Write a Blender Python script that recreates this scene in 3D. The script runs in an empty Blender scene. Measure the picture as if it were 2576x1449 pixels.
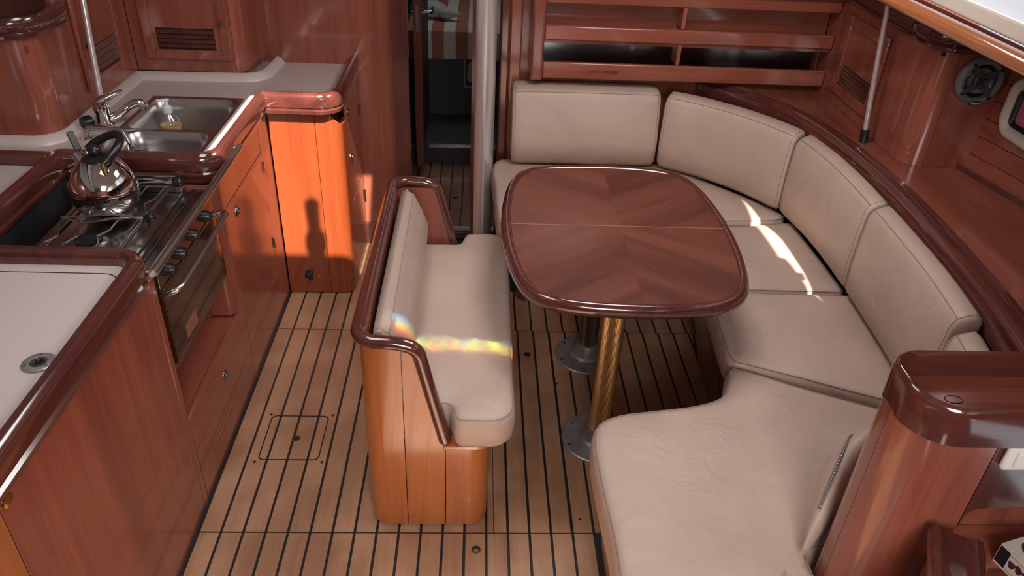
import bpy, bmesh, math, random
from mathutils import Vector, Matrix
random.seed(7)
S = bpy.context.scene
COL = S.collection
V = Vector

# ------------------------------------------------------------ camera
F_PX, YAW, PITCH, ROLL = 1930.0, math.radians(3.29), math.radians(32.70), math.radians(2.88)
fw = V((math.sin(YAW)*math.cos(PITCH), math.cos(YAW)*math.cos(PITCH), -math.sin(PITCH)))
r0 = V((math.cos(YAW), -math.sin(YAW), 0)); u0 = r0.cross(fw)
rr = r0*math.cos(ROLL) + u0*math.sin(ROLL); uu = -r0*math.sin(ROLL) + u0*math.cos(ROLL)
cam = bpy.data.cameras.new('camera'); camo = bpy.data.objects.new('camera', cam); COL.objects.link(camo)
M3 = Matrix((rr, uu, -fw)).transposed()
camo.matrix_world = Matrix.Translation((0, 0, 1.95)) @ M3.to_4x4()
cam.sensor_width = 36; cam.lens = F_PX/2576*36; cam.clip_start = 0.02
S.camera = camo

# ------------------------------------------------------------ world, sun, daylight
W = bpy.data.worlds.new('sky'); S.world = W; W.use_nodes = True
W.node_tree.nodes['Background'].inputs[0].default_value = (0.80, 0.90, 1.0, 1)
W.node_tree.nodes['Background'].inputs[1].default_value = 1.3
def light(name, kind, loc, aim, energy, color=(1, 1, 1), size=None, sizey=None):
    l = bpy.data.lights.new(name, kind); l.energy = energy; l.color = color
    if kind == 'AREA':
        l.shape = 'RECTANGLE'; l.size = size; l.size_y = sizey
    o = bpy.data.objects.new(name, l); COL.objects.link(o); o.location = loc
    o.rotation_euler = V(aim).to_track_quat('-Z', 'Y').to_euler()
    return o
SUN = V((-0.12, 1.0, -1.19))
sun = light('sun', 'SUN', (0, -3, 6), SUN, 18.0, (1.0, 0.90, 0.76)); sun.data.angle = math.radians(0.6)
# skylight at the two roof openings; saloon and forward lamps sit under closed roof
light('companionway_daylight', 'AREA', (0.35, -1.10, 2.08), (0, 0.60, -1), 58, (1.0, 0.94, 0.91), 1.0, 1.2)
light('galley_hatch_daylight', 'AREA', (-0.51, 1.675, 2.08), (0, 0, -1), 6.5, (1.0, 0.95, 0.95), 0.54, 0.63)
light('saloon_fill', 'AREA', (0.55, 2.35, 2.06), (0, 0, -1), 13, (1.0, 0.94, 0.92), 0.6, 0.6)  # fill lamp added under the closed roof to brighten the saloon
light('forward_cabin_daylight', 'AREA', (-0.1, 5.3, 1.85), (0, 0, -1), 2.0, (1, 1, 1), 0.4, 0.4)
# dispersed sunlight from the bevelled edge of the hatch glass: a narrow spectrum across the bench
for k, c in enumerate(((1.0, .10, .02), (1.0, .55, .03), (.25, .9, .15), (.06, .35, 1.0))):
    y_ = 1.930+.0155*k
    for j in range(6):
        o_ = light('prism_light', 'AREA', V((-.235+.07*j, y_-.006*j, .485))-SUN*1.28, SUN, (.014, .010, .0155, .011, .0145, .010)[j], c, .062, .011); o_.data.spread = math.radians(1.5)
S.view_settings.view_transform = 'Standard'; S.view_settings.look = 'None'
S.view_settings.exposure = 0.13; S.view_settings.gamma = 1.0; S.view_settings.use_curve_mapping = False

# ------------------------------------------------------------ materials
def newmat(name):
    m = bpy.data.materials.new(name); m.use_nodes = True
    return m, m.node_tree.nodes, m.node_tree.links, m.node_tree.nodes['Principled BSDF']
def plain(name, col, rough=0.5, metal=0.0, coat=0.0, bump=0.0, bscale=300.0, trans=0.0, var=0.0, vscale=6.0, alpha=None, ior=None, emit=None):
    m, n, l, b = newmat(name)
    b.inputs['Base Color'].default_value = (*col, 1); b.inputs['Roughness'].default_value = rough
    b.inputs['Metallic'].default_value = metal; b.inputs['Coat Weight'].default_value = coat
    b.inputs['Coat Roughness'].default_value = 0.08
    b.inputs['Transmission Weight'].default_value = trans
    if ior: b.inputs['IOR'].default_value = ior
    if emit:
        b.inputs['Emission Color'].default_value = (*emit[0], 1); b.inputs['Emission Strength'].default_value = emit[1]
    if var or bump:
        tc = n.new('ShaderNodeTexCoord')
    if var:
        no = n.new('ShaderNodeTexNoise'); no.inputs['Scale'].default_value = vscale; no.inputs['Detail'].default_value = 5
        l.new(tc.outputs['Object'], no.inputs['Vector'])
        cr = n.new('ShaderNodeValToRGB'); cr.color_ramp.elements[0].position = .3; cr.color_ramp.elements[1].position = .7
        cr.color_ramp.elements[0].color = (*[c*(1-var) for c in col], 1); cr.color_ramp.elements[1].color = (*[min(1, c*(1+var*.6)) for c in col], 1)
        l.new(no.outputs['Fac'], cr.inputs['Fac']); l.new(cr.outputs['Color'], b.inputs['Base Color'])
    if bump:
        nb = n.new('ShaderNodeTexNoise'); nb.inputs['Scale'].default_value = bscale; nb.inputs['Detail'].default_value = 3
        l.new(tc.outputs['Object'], nb.inputs['Vector'])
        bp = n.new('ShaderNodeBump'); bp.inputs['Strength'].default_value = bump; bp.inputs['Distance'].default_value = 0.002
        l.new(nb.outputs['Fac'], bp.inputs['Height']); l.new(bp.outputs['Normal'], b.inputs['Normal'])
    return m
def wood(name, dark, light_, axis='z', rot=0.0, rough=0.22, coat=0.6, fine=1.0, figure=1.0, bump=0.05, wear=0.0):
    """grain runs along axis (object space); rot turns it about z"""
    m, n, l, b = newmat(name)
    tc = n.new('ShaderNodeTexCoord'); oi = n.new('ShaderNodeObjectInfo')
    add = n.new('ShaderNodeVectorMath'); add.operation = 'ADD'
    mul = n.new('ShaderNodeVectorMath'); mul.operation = 'SCALE'; mul.inputs[3].default_value = 7.3
    cmb = n.new('ShaderNodeCombineXYZ')
    for i in range(3): l.new(oi.outputs['Random'], cmb.inputs[i])
    l.new(cmb.outputs[0], mul.inputs[0]); l.new(tc.outputs['Object'], add.inputs[0]); l.new(mul.outputs[0], add.inputs[1])
    mp0 = n.new('ShaderNodeMapping'); mp0.inputs['Rotation'].default_value = (0, 0, rot); l.new(add.outputs[0], mp0.inputs['Vector'])
    sc = {'x': (0.9, 11, 11), 'y': (11, 0.9, 11), 'z': (11, 11, 0.9)}[axis]
    mp = n.new('ShaderNodeMapping'); mp.inputs['Scale'].default_value = [s*figure for s in sc]; l.new(mp0.outputs[0], mp.inputs['Vector'])
    n1 = n.new('ShaderNodeTexNoise'); n1.inputs['Scale'].default_value = 1.0; n1.inputs['Detail'].default_value = 4; n1.inputs['Distortion'].default_value = 0.9
    l.new(mp.outputs[0], n1.inputs['Vector'])
    mp2 = n.new('ShaderNodeMapping'); mp2.inputs['Scale'].default_value = [s*14*fine if s > 5 else s*5 for s in sc]; l.new(mp0.outputs[0], mp2.inputs['Vector'])
    n2 = n.new('ShaderNodeTexNoise'); n2.inputs['Scale'].default_value = 1.0; n2.inputs['Detail'].default_value = 3
    l.new(mp2.outputs[0], n2.inputs['Vector'])
    mx = n.new('ShaderNodeMix'); mx.data_type = 'FLOAT'; mx.inputs[0].default_value = 0.33
    l.new(n1.outputs['Fac'], mx.inputs[2]); l.new(n2.outputs['Fac'], mx.inputs[3])
    cr = n.new('ShaderNodeValToRGB'); e = cr.color_ramp.elements
    e[0].position = .36; e[0].color = (*dark, 1); e[1].position = .66; e[1].color = (*light_, 1)
    l.new(mx.outputs[0], cr.inputs['Fac'])
    out = cr.outputs['Color']
    if wear:
        nw = n.new('ShaderNodeTexNoise'); nw.inputs['Scale'].default_value = 3.5; nw.inputs['Detail'].default_value = 6
        geo = n.new('ShaderNodeNewGeometry'); l.new(geo.outputs['Position'], nw.inputs['Vector'])
        wr = n.new('ShaderNodeValToRGB'); wr.color_ramp.elements[0].position = .45; wr.color_ramp.elements[1].position = .62
        l.new(nw.outputs['Fac'], wr.inputs['Fac'])
        wm = n.new('ShaderNodeMix'); wm.data_type = 'RGBA'; wm.inputs[7].default_value = (*[min(1, c*1.35+0.02) for c in light_], 1)
        ml = n.new('ShaderNodeMath'); ml.operation = 'MULTIPLY'; ml.inputs[1].default_value = wear
        l.new(wr.outputs['Color'], ml.inputs[0]); l.new(ml.outputs[0], wm.inputs[0]); l.new(out, wm.inputs[6]); out = wm.outputs[2]
        rm = n.new('ShaderNodeMath'); rm.operation = 'MULTIPLY_ADD'; rm.inputs[1].default_value = .3*wear; rm.inputs[2].default_value = rough
        l.new(wr.outputs['Color'], rm.inputs[0]); l.new(rm.outputs[0], b.inputs['Roughness'])
    else:
        b.inputs['Roughness'].default_value = rough
    l.new(out, b.inputs['Base Color'])
    b.inputs['Coat Weight'].default_value = coat; b.inputs['Coat Roughness'].default_value = 0.09
    bp = n.new('ShaderNodeBump'); bp.inputs['Strength'].default_value = bump; bp.inputs['Distance'].default_value = 0.001
    l.new(n2.outputs['Fac'], bp.inputs['Height']); l.new(bp.outputs['Normal'], b.inputs['Normal'])
    return m
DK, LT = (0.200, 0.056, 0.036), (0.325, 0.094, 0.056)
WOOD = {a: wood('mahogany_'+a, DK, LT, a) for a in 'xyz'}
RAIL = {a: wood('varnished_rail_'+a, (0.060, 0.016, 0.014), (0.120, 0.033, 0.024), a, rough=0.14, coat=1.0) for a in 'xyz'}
GOLD = wood('orange_lit_wood', (0.35, 0.105, 0.030), (0.48, 0.158, 0.044), 'z', figure=.8)  # orange wood variant; the bench end's warm light is put into its colour
SUNW = wood('sunlit_mahogany', (0.195, 0.037, 0.012), (0.285, 0.060, 0.018), 'z', figure=.8)  # mahogany copy with the sunlit orange put into its colour
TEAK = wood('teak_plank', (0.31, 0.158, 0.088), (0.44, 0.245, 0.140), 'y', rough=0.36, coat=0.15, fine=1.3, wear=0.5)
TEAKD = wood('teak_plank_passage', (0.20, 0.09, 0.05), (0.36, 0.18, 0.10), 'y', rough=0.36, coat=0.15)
VEN = {s: wood('table_veneer_'+('a' if s > 0 else 'b'), (0.085, 0.027, 0.020), (0.185, 0.062, 0.040), 'x', rot=-s*math.radians(36), rough=0.30, coat=0.2, figure=.75) for s in (1, -1)}
LAM = plain('cream_laminate', (0.60, 0.51, 0.485), 0.32, coat=0.1)
def leather(name, col, stain):
    m, n, l, b = newmat(name); b.inputs['Roughness'].default_value = .45
    tc = n.new('ShaderNodeTexCoord')
    def noise(sc, det, dist=0.0):
        x = n.new('ShaderNodeTexNoise'); x.inputs['Scale'].default_value = sc; x.inputs['Detail'].default_value = det; x.inputs['Distortion'].default_value = dist
        l.new(tc.outputs['Object'], x.inputs['Vector']); return x
    def ramp(src, p0, p1, c0, c1):
        r = n.new('ShaderNodeValToRGB'); e = r.color_ramp.elements; e[0].position = p0; e[1].position = p1; e[0].color = (*c0, 1); e[1].color = (*c1, 1); l.new(src, r.inputs['Fac']); return r
    base = ramp(noise(3.2, 4, .6).outputs['Fac'], .32, .68, [c*.90 for c in col], [min(1, c*1.05) for c in col])
    spots = ramp(noise(26, 2, .3).outputs['Fac'], .20, .27, (1, 1, 1), (0, 0, 0))
    mx = n.new('ShaderNodeMix'); mx.data_type = 'RGBA'; mx.inputs[7].default_value = (*[c*.62 for c in col], 1)
    k = n.new('ShaderNodeMath'); k.operation = 'MULTIPLY'; k.inputs[1].default_value = stain; l.new(spots.outputs['Color'], k.inputs[0])
    l.new(k.outputs[0], mx.inputs[0]); l.new(base.outputs['Color'], mx.inputs[6]); l.new(mx.outputs[2], b.inputs['Base Color'])
    b1 = n.new('ShaderNodeBump'); b1.inputs['Strength'].default_value = .35; b1.inputs['Distance'].default_value = .002; l.new(noise(420, 2).outputs['Fac'], b1.inputs['Height'])
    b2 = n.new('ShaderNodeBump'); b2.inputs['Strength'].default_value = .35; b2.inputs['Distance'].default_value = .012; l.new(noise(9, 3, 1.6).outputs['Fac'], b2.inputs['Height'])
    l.new(b1.outputs['Normal'], b2.inputs['Normal']); l.new(b2.outputs['Normal'], b.inputs['Normal'])
    return m
LEATHER = leather('beige_leather', (0.50, 0.372, 0.305), .7)
LEATHER2 = leather('beige_leather_soft', (0.51, 0.382, 0.315), .15)
THREAD = plain('cushion_seam', (0.30, 0.23, 0.19), 0.7)
STEEL = plain('brushed_steel', (0.52, 0.51, 0.50), 0.28, metal=1.0, bump=.05, bscale=90)
DSTEEL = plain('hob_steel', (0.36, 0.34, 0.33), 0.24, metal=1.0)
CHROME = plain('chrome', (0.72, 0.71, 0.70), 0.06, metal=1.0)
MASTM = plain('mast_steel', (0.82, 0.79, 0.77), 0.28, metal=0.72)
WIRE = plain('wire_steel', (0.42, 0.38, 0.36), 0.3, metal=1.0)
GREYM = plain('grey_cast_alloy', (0.42, 0.41, 0.41), 0.42, metal=.7, var=.25, vscale=25)
GOLDM = plain('gold_anodised', (0.78, 0.58, 0.30), 0.38, metal=1.0)
DGOLD = plain('dark_anodised', (0.25, 0.22, 0.17), 0.36, metal=1.0)
BLACK = plain('black_plastic', (0.012, 0.012, 0.014), 0.3)
DARK = plain('near_black', (0.012, 0.011, 0.012), 0.8)
CAULK = plain('black_caulk', (0.012, 0.011, 0.012), 0.55)
GROOVE = plain('groove', (0.035, 0.014, 0.010), 0.6)
GLASSD = plain('smoked_oven_glass', (0.012, 0.012, 0.013), 0.04, coat=1.0)
GREY = plain('speaker_grey', (0.15, 0.16, 0.17), 0.42)
DGREY = plain('speaker_dark_grey', (0.06, 0.062, 0.066), 0.5)
CREAM = plain('cream_moulding', (0.62, 0.55, 0.47), 0.4)
WHITE = plain('white_plastic', (0.75, 0.72, 0.68), 0.4)
HEADL = plain('headliner', (0.50, 0.47, 0.45), 0.8)
PAPER = plain('white_paper', (0.75, 0.72, 0.74), 0.7)
PINK = plain('pink_pane', (0.55, 0.13, 0.22), 0.5, bump=.4, bscale=200)
ORANGE = plain('orange_print', (0.75, 0.16, 0.05), 0.5)
BROWNP = plain('brown_print', (0.07, 0.02, 0.015), 0.6)
BLUEP = plain('blue_print', (0.08, 0.07, 0.30), 0.6)
SOAP = plain('soap_liquid', (0.75, 0.50, 0.22), 0.2)
def thin(name, tint, fac, rough=.02):
    m, n, l, b = newmat(name); n.remove(b); out = n['Material Output']
    t = n.new('ShaderNodeBsdfTransparent'); t.inputs[0].default_value = (*tint, 1); g = n.new('ShaderNodeBsdfGlossy'); g.inputs['Roughness'].default_value = rough
    mx = n.new('ShaderNodeMixShader'); mx.inputs[0].default_value = fac; l.new(t.outputs[0], mx.inputs[1]); l.new(g.outputs[0], mx.inputs[2]); l.new(mx.outputs[0], out.inputs[0])
    return m
CLEAR = thin('clear_plastic', (.93, .93, .92), .12)
FROST = plain('frosted_white', (0.8, 0.8, 0.8), 0.35)
RED = plain('red_print', (0.6, 0.02, 0.03), 0.5)
BRASSY = plain('brass', (0.5, 0.3, 0.12), .3, metal=1)
RUST = plain('brown_sleeve', (0.16, 0.07, 0.05), 0.6)
GLASSW = thin('window_glass', (.95, .97, 1.0), .06)
STR_R = plain('terracotta_stripe', (0.36, 0.13, 0.09), 0.8)
STR_W = plain('off_white_stripe', (0.60, 0.55, 0.50), 0.8)
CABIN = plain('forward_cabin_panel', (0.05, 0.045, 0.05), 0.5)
PLUSH = plain('grey_plush', (0.45, 0.44, 0.43), 0.9, bump=.8, bscale=120)

# ------------------------------------------------------------ mesh helpers
class MB:
    def __init__(s): s.v = []; s.f = []
    def add(s, vs, fs):
        o = len(s.v); s.v += [tuple(p) for p in vs]; s.f += [tuple(i+o for i in f) for f in fs]; return s
    def box(s, x0, x1, y0, y1, z0, z1):
        return s.obox((0, 0, 0), (1, 0, 0), (0, 1, 0), (0, 0, 1), x0, x1, y0, y1, z0, z1)
    def obox(s, o, U, Vv, N, a0, a1, b0, b1, c0, c1):
        o, U, Vv, N = V(o), V(U), V(Vv), V(N)
        vs = [o+U*a+Vv*b+N*c for c in (c0, c1) for b in (b0, b1) for a in (a0, a1)]
        fs = [(0, 2, 3, 1), (4, 5, 7, 6), (0, 1, 5, 4), (2, 6, 7, 3), (0, 4, 6, 2), (1, 3, 7, 5)]
        if U.cross(Vv).dot(N) < 0: fs = [tuple(reversed(f)) for f in fs]
        return s.add(vs, fs)
    def prism(s, pts, z0, z1):
        n = len(pts); vs = [(p[0], p[1], z0) for p in pts]+[(p[0], p[1], z1) for p in pts]
        fs = [tuple(reversed(range(n))), tuple(range(n, 2*n))]+[(i, (i+1) % n, n+(i+1) % n, n+i) for i in range(n)]
        return s.add(vs, fs)
    def oprism(s, o, U, Vv, N, pts, c0, c1):
        o, U, Vv, N = V(o), V(U), V(Vv), V(N); n = len(pts)
        vs = [o+U*p[0]+Vv*p[1]+N*c for c in (c0, c1) for p in pts]
        fs = [tuple(reversed(range(n))), tuple(range(n, 2*n))]+[(i, (i+1) % n, n+(i+1) % n, n+i) for i in range(n)]
        if U.cross(Vv).dot(N) < 0: fs = [tuple(reversed(f)) for f in fs]
        return s.add(vs, fs)
    def loft(s, secs, closed=False, caps=True):
        n = len(secs[0]); m = len(secs); vs = [p for q in secs for p in q]; fs = []
        for i in range(m if closed else m-1):
            j = (i+1) % m
            for k in range(n): fs.append((i*n+k, i*n+(k+1) % n, j*n+(k+1) % n, j*n+k))
        if caps and not closed: fs += [tuple(reversed(range(n))), tuple(range((m-1)*n, m*n))]
        return s.add(vs, fs)
    def sweep(s, path, prof, closed=False, up=(0, 0, 1), caps=True):
        P_ = [V(p) for p in path]; n = len(P_); secs = []; up = V(up); side = None
        for i in range(n):
            a = P_[(i-1) % n] if closed or i > 0 else P_[i]; b = P_[(i+1) % n] if closed or i < n-1 else P_[i]
            t = (b-a).normalized(); sd = t.cross(up)
            if sd.length < .15: sd = side.copy() if side else t.cross(V((0, 1, 0)))
            sd = sd.normalized(); side = sd; u_ = sd.cross(t).normalized()
            k = 1.0
            if 0 < i < n-1 or closed:
                t1 = (P_[i]-a).normalized(); t2 = (b-P_[i]).normalized(); c = max(.3, math.sqrt(max(0, (1+t1.dot(t2))/2))); k = 1/c
            secs.append([P_[i]+sd*(p[0]*k)+u_*p[1] for p in prof])
        return s.loft(secs, closed, caps)
    def tube(s, path, r, n=12, closed=False, caps=True):
        return s.tubes(path, [r]*len(path), n, closed, caps)
    def tubes(s, path, rad, n=12, closed=False, caps=True):
        P_ = [V(p) for p in path]; m = len(P_); secs = []
        t = (P_[1]-P_[0]).normalized(); nrm = t.orthogonal().normalized()
        for i in range(m):
            a = P_[(i-1) % m] if closed or i > 0 else P_[i]; b = P_[(i+1) % m] if closed or i < m-1 else P_[i]
            t = (b-a).normalized(); nrm = (nrm-t*nrm.dot(t)).normalized(); bi = t.cross(nrm)
            secs.append([P_[i]+(nrm*math.cos(2*math.pi*k/n)+bi*math.sin(2*math.pi*k/n))*rad[i] for k in range(n)])
        return s.loft(secs, closed, caps)
    def lathe(s, prof, o=(0, 0, 0), axis=(0, 0, 1), n=32, cap=True):
        o = V(o); ax = V(axis).normalized(); e1 = ax.orthogonal().normalized(); e2 = ax.cross(e1)
        secs = [[o+ax*h+(e1*math.cos(2*math.pi*k/n)+e2*math.sin(2*math.pi*k/n))*max(r, 1e-4) for k in range(n)] for r, h in prof]
        return s.loft(secs, False, cap)
    def ball(s, c, r, sx=1, sy=1, sz=1, n=20):
        m = n//2
        secs = [[(c[0]+r*sx*math.sin(math.pi*max(.01, min(.99, i/m)))*math.cos(2*math.pi*k/n), c[1]+r*sy*math.sin(math.pi*max(.01, min(.99, i/m)))*math.sin(2*math.pi*k/n),
                  c[2]-r*sz*math.cos(math.pi*max(.01, min(.99, i/m)))) for k in range(n)] for i in range(m+1)]
        return s.loft(secs)
    def build(s, name, mat, parent=None, bevel=0.0, seg=2, angle=40, label=None, kind=None):
        me = bpy.data.meshes.new(name); me.from_pydata(s.v, [], s.f); me.validate()
        bm = bmesh.new(); bm.from_mesh(me); bmesh.ops.recalc_face_normals(bm, faces=bm.faces); bm.to_mesh(me); bm.free()
        for p in me.polygons: p.use_smooth = True
        me.set_sharp_from_angle(angle=math.radians(angle))
        me.materials.append(mat)
        o = bpy.data.objects.new(name, me); COL.objects.link(o)
        if parent: setpar(o, parent)
        if bevel:
            md = o.modifiers.new('edge', 'BEVEL'); md.width = bevel; md.segments = seg; md.limit_method = 'ANGLE'; md.angle_limit = math.radians(40)
        if label: o['label'] = label
        if kind: o['kind'] = kind
        return o
def world_org(p): return V(p.location)   # every parent sits unrotated at its own location in the world
def setpar(o, p):
    o.parent = p; o.matrix_parent_inverse = Matrix.Translation(-world_org(p))
def tag(o, label, cat, group=None, kind=None):
    o['label'] = label; o['category'] = cat
    if group: o['group'] = group
    if kind: o['kind'] = kind
    return o
def thing(name, label, cat, loc=(0, 0, 0), group=None):
    o = bpy.data.objects.new(name, None); COL.objects.link(o); o.location = loc; o.empty_display_size = .05
    return tag(o, label, cat, group)
def struct(o, label=None):
    o['kind'] = 'structure'
    if label: o['label'] = label
    return o
def sempty(name, label):
    o = bpy.data.objects.new(name, None); COL.objects.link(o); o.empty_display_size = .05
    return struct(o, label)
def fillet(pts, rads, closed=False, n=6):
    out = []; m = len(pts); pts = [V(p) for p in pts]
    if not hasattr(rads, '__len__'): rads = [rads]*m
    for i in range(m):
        if (not closed and i in (0, m-1)) or rads[i] <= 0: out.append(pts[i].copy()); continue
        p, a, b = pts[i], pts[(i-1) % m], pts[(i+1) % m]
        d1 = (a-p); d2 = (b-p); l1, l2 = d1.length, d2.length; d1.normalize(); d2.normalize()
        ang = d1.angle(d2)
        if ang > math.pi-.02: out.append(p.copy()); continue
        t = min(rads[i]/math.tan(ang/2), l1*.49, l2*.49); r = t*math.tan(ang/2)
        c = p+(d1+d2).normalized()*(r/math.sin(ang/2)); s_, e_ = p+d1*t-c, p+d2*t-c
        for k in range(n+1):
            w = k/n; a_ = s_.angle(e_)
            q = (s_*math.sin((1-w)*a_)+e_*math.sin(w*a_))/math.sin(a_) if a_ > 1e-3 else s_
            out.append(c+q)
    return out
def smooth(pts, closed=False, n=6):
    P_ = [V(p) for p in pts]; m = len(P_); out = []
    for i in range(m if closed else m-1):
        p1, p2 = P_[i], P_[(i+1) % m]
        p0 = P_[(i-1) % m] if closed or i > 0 else p1*2-p2; p3 = P_[(i+2) % m] if closed or i < m-2 else p2*2-p1
        for k in range(n):
            t = k/n
            out.append(.5*((2*p1)+(p2-p0)*t+(2*p0-5*p1+4*p2-p3)*t*t+(3*p1-p0-3*p2+p3)*t**3))
    if not closed: out.append(P_[-1])
    return out
def ccw(pts):
    a = sum(pts[i][0]*pts[(i+1) % len(pts)][1]-pts[(i+1) % len(pts)][0]*pts[i][1] for i in range(len(pts)))
    return list(pts) if a > 0 else list(reversed(pts))
def offset(pts, d):
    n = len(pts); out = []
    for i in range(n):
        a, p, b = V(pts[(i-1) % n][:2]), V(pts[i][:2]), V(pts[(i+1) % n][:2])
        t1 = (p-a); t2 = (b-p)
        t1 = t1.normalized() if t1.length > 1e-7 else t2.normalized(); t2 = t2.normalized() if t2.length > 1e-7 else t1
        t = (t1+t2); t = t.normalized() if t.length > 1e-6 else t1
        c = max(.5, t.dot(t2)); out.append(p+V((-t.y, t.x))*(d/c))
    return out
def rrect(x0, x1, y0, y1, r, n=6):
    return [(p.x, p.y) for p in fillet([(x0, y0, 0), (x1, y0, 0), (x1, y1, 0), (x0, y1, 0)], r, True, n)]
def resample(pts, step, closed=False):
    P_ = [V(p) for p in pts]; out = []
    m = len(P_)
    for i in range(m if closed else m-1):
        a, b = P_[i], P_[(i+1) % m]; k = max(1, int((b-a).length/step))
        for j in range(k): out.append(a+(b-a)*(j/k))
    if not closed: out.append(P_[-1])
    return out
def wall(path, z0, top, th):
    """upright sheet along a plan path, thickness th to the left of the path; top is a number or f(i, p)"""
    mb = MB(); n = len(path); P_ = [V((p[0], p[1])) for p in path]; inn = []
    for i in range(n):
        a = P_[max(0, i-1)]; b = P_[min(n-1, i+1)]; t = (b-a).normalized(); inn.append(P_[i]+V((-t.y, t.x))*th)
    tz = [top(i, P_[i]) if callable(top) else top for i in range(n)]
    secs = [[(P_[i].x, P_[i].y, z0), (P_[i].x, P_[i].y, tz[i]), (inn[i].x, inn[i].y, tz[i]), (inn[i].x, inn[i].y, z0)] for i in range(n)]
    return mb.loft(secs)
from mathutils.geometry import delaunay_2d_cdt
from mathutils import noise as mnoise
def cushion(name, pts, z0, z1, mat, r=0.03, crown=0.012, label=None, cat='cushion', parent=None, seam=True, group=None):
    """upholstered slab over a plan outline: upright sides, rounded edge, gently crowned and dented top"""
    pts = [V((p[0], p[1])) for p in resample([V((p[0], p[1], 0)) for p in ccw(pts)], .02, True)]; n = len(pts); h = z1-z0
    def dist(p):
        best = 9
        for i in range(n):
            a, b = pts[i], pts[(i+1) % n]; ab = b-a; t = max(0, min(1, (p-a).dot(ab)/max(1e-9, ab.dot(ab)))); best = min(best, (p-a-ab*t).length)
        return best
    inner = []
    for d in (.12*r, .35*r, .65*r, 1.0*r, 1.6*r):
        last = None
        for q in offset(pts, d):
            if dist(q) >= d*.97 and (last is None or (q-last).length > .012): inner.append(q); last = q
    xs = [p.x for p in pts]; ys = [p.y for p in pts]; g = .032
    for i in range(int((max(xs)-min(xs))/g)+1):
        for j in range(int((max(ys)-min(ys))/g)+1):
            q = V((min(xs)+i*g+.5*g*(j % 2), min(ys)+j*g))
            c = 0
            for k in range(n):
                a, b = pts[k], pts[(k+1) % n]
                if (a.y > q.y) != (b.y > q.y) and q.x < (b.x-a.x)*(q.y-a.y)/(b.y-a.y)+a.x: c ^= 1
            if c and dist(q) > 2.0*r: inner.append(q)
    vs, es, fs, *_ = delaunay_2d_cdt(pts+inner, [(i, (i+1) % n) for i in range(n)], [list(range(n))], 1, 1e-5)
    tz = []
    for q in vs:
        d = dist(q)
        if d < 1e-4: z = h-r
        elif d < r: z = h-r+r*math.sqrt(max(0, 1-(1-d/r)**2))
        else:
            w = min(1, (d-r)/.14); z = h+crown*(w*(2-w))+.003*mnoise.noise((q.x*7, q.y*7, z0+len(pts)))*w
        tz.append(z0+z)
    mb = MB(); mb.add([(q.x, q.y, tz[i]) for i, q in enumerate(vs)], [tuple(f) for f in fs])
    k = len(mb.v); side = [(.0, h-r), (-.003, h*.5), (0, r*.6), (r*.25, r*.15), (r*.7, 0)]
    mb.loft([[(p.x, p.y, z0+z) for p in offset(pts, d)] for d, z in side], caps=False)
    mb.f.append(tuple(range(len(mb.v)-n, len(mb.v))))
    o = mb.build(name, mat, parent, angle=75)
    bm = bmesh.new(); bm.from_mesh(o.data); bmesh.ops.remove_doubles(bm, verts=bm.verts, dist=1e-5); bmesh.ops.recalc_face_normals(bm, faces=bm.faces); bm.to_mesh(o.data); bm.free()
    if label: tag(o, label, cat, group)
    if seam:
        ring = [(p.x, p.y, z0+h-r*.28) for p in offset(pts, r*.25)]
        MB().tube(ring, 0.0017, 6, True).build('piping', THREAD, o)
    return o
def text_part(name, body, size, o, U, Vv, mat, parent, depth=.0006, shear=0.0):
    cu = bpy.data.curves.new(name, 'FONT'); cu.body = body; cu.size = size; cu.extrude = depth; cu.align_x = 'CENTER'; cu.align_y = 'CENTER'; cu.shear = shear
    t = bpy.data.objects.new(name, cu); COL.objects.link(t)
    me = bpy.data.meshes.new_from_object(t.evaluated_get(bpy.context.evaluated_depsgraph_get()))
    bpy.data.objects.remove(t)
    U, Vv = V(U).normalized(), V(Vv).normalized(); N = U.cross(Vv)
    me.transform(Matrix.Translation(o) @ Matrix((U, Vv, N)).transposed().to_4x4())
    me.materials.clear(); me.materials.append(mat)
    ob = bpy.data.objects.new(name, me); COL.objects.link(ob); setpar(ob, parent)
    return ob

# ------------------------------------------------------------ room shell
HATCHES = [(-.78, -.335, 1.34, 1.99), (-.15, .85, -1.75, -.45), (.25, .85, 2.05, 2.65)]
def slab_with_holes(x0, x1, y0, y1, z0, z1, holes):
    xs = sorted({x0, x1, *[h[0] for h in holes], *[h[1] for h in holes]}); ys = sorted({y0, y1, *[h[2] for h in holes], *[h[3] for h in holes]})
    mb = MB()
    for i in range(len(xs)-1):
        for j in range(len(ys)-1):
            cx, cy = (xs[i]+xs[i+1])/2, (ys[j]+ys[j+1])/2
            if any(h[0] < cx < h[1] and h[2] < cy < h[3] for h in holes): continue
            mb.box(xs[i], xs[i+1], ys[j], ys[j+1], z0, z1)
    return mb
struct(slab_with_holes(-1.5, 1.335, -1.9, 3.62, 2.10, 2.13, HATCHES).build('ceiling', HEADL), 'cream headliner of the cabin roof with two open hatches')
struct(MB().box(.25, .85, 2.05, 2.65, 2.105, 2.12).build('added_pane', plain('frosted_pane', (.8, .8, .8), .5)), 'closed opaque pane added above the saloon fill lamp')  # added opaque pane, lets no light through, covers the saloon fill lamp
struct(MB().lathe([(.036, 0), (.036, .04), (.048, .06), (.046, .10), (.030, .125), (.028, .15), (.030, .23), (.033, .26), (0, .262)], (-.504, 1.325, 2.13), n=20).build('shadow_post', RAIL['z']), 'unseen turned post added beside the galley hatch to cast a shadow')  # added out of view to throw the upright shadow on the cabinet
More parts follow.
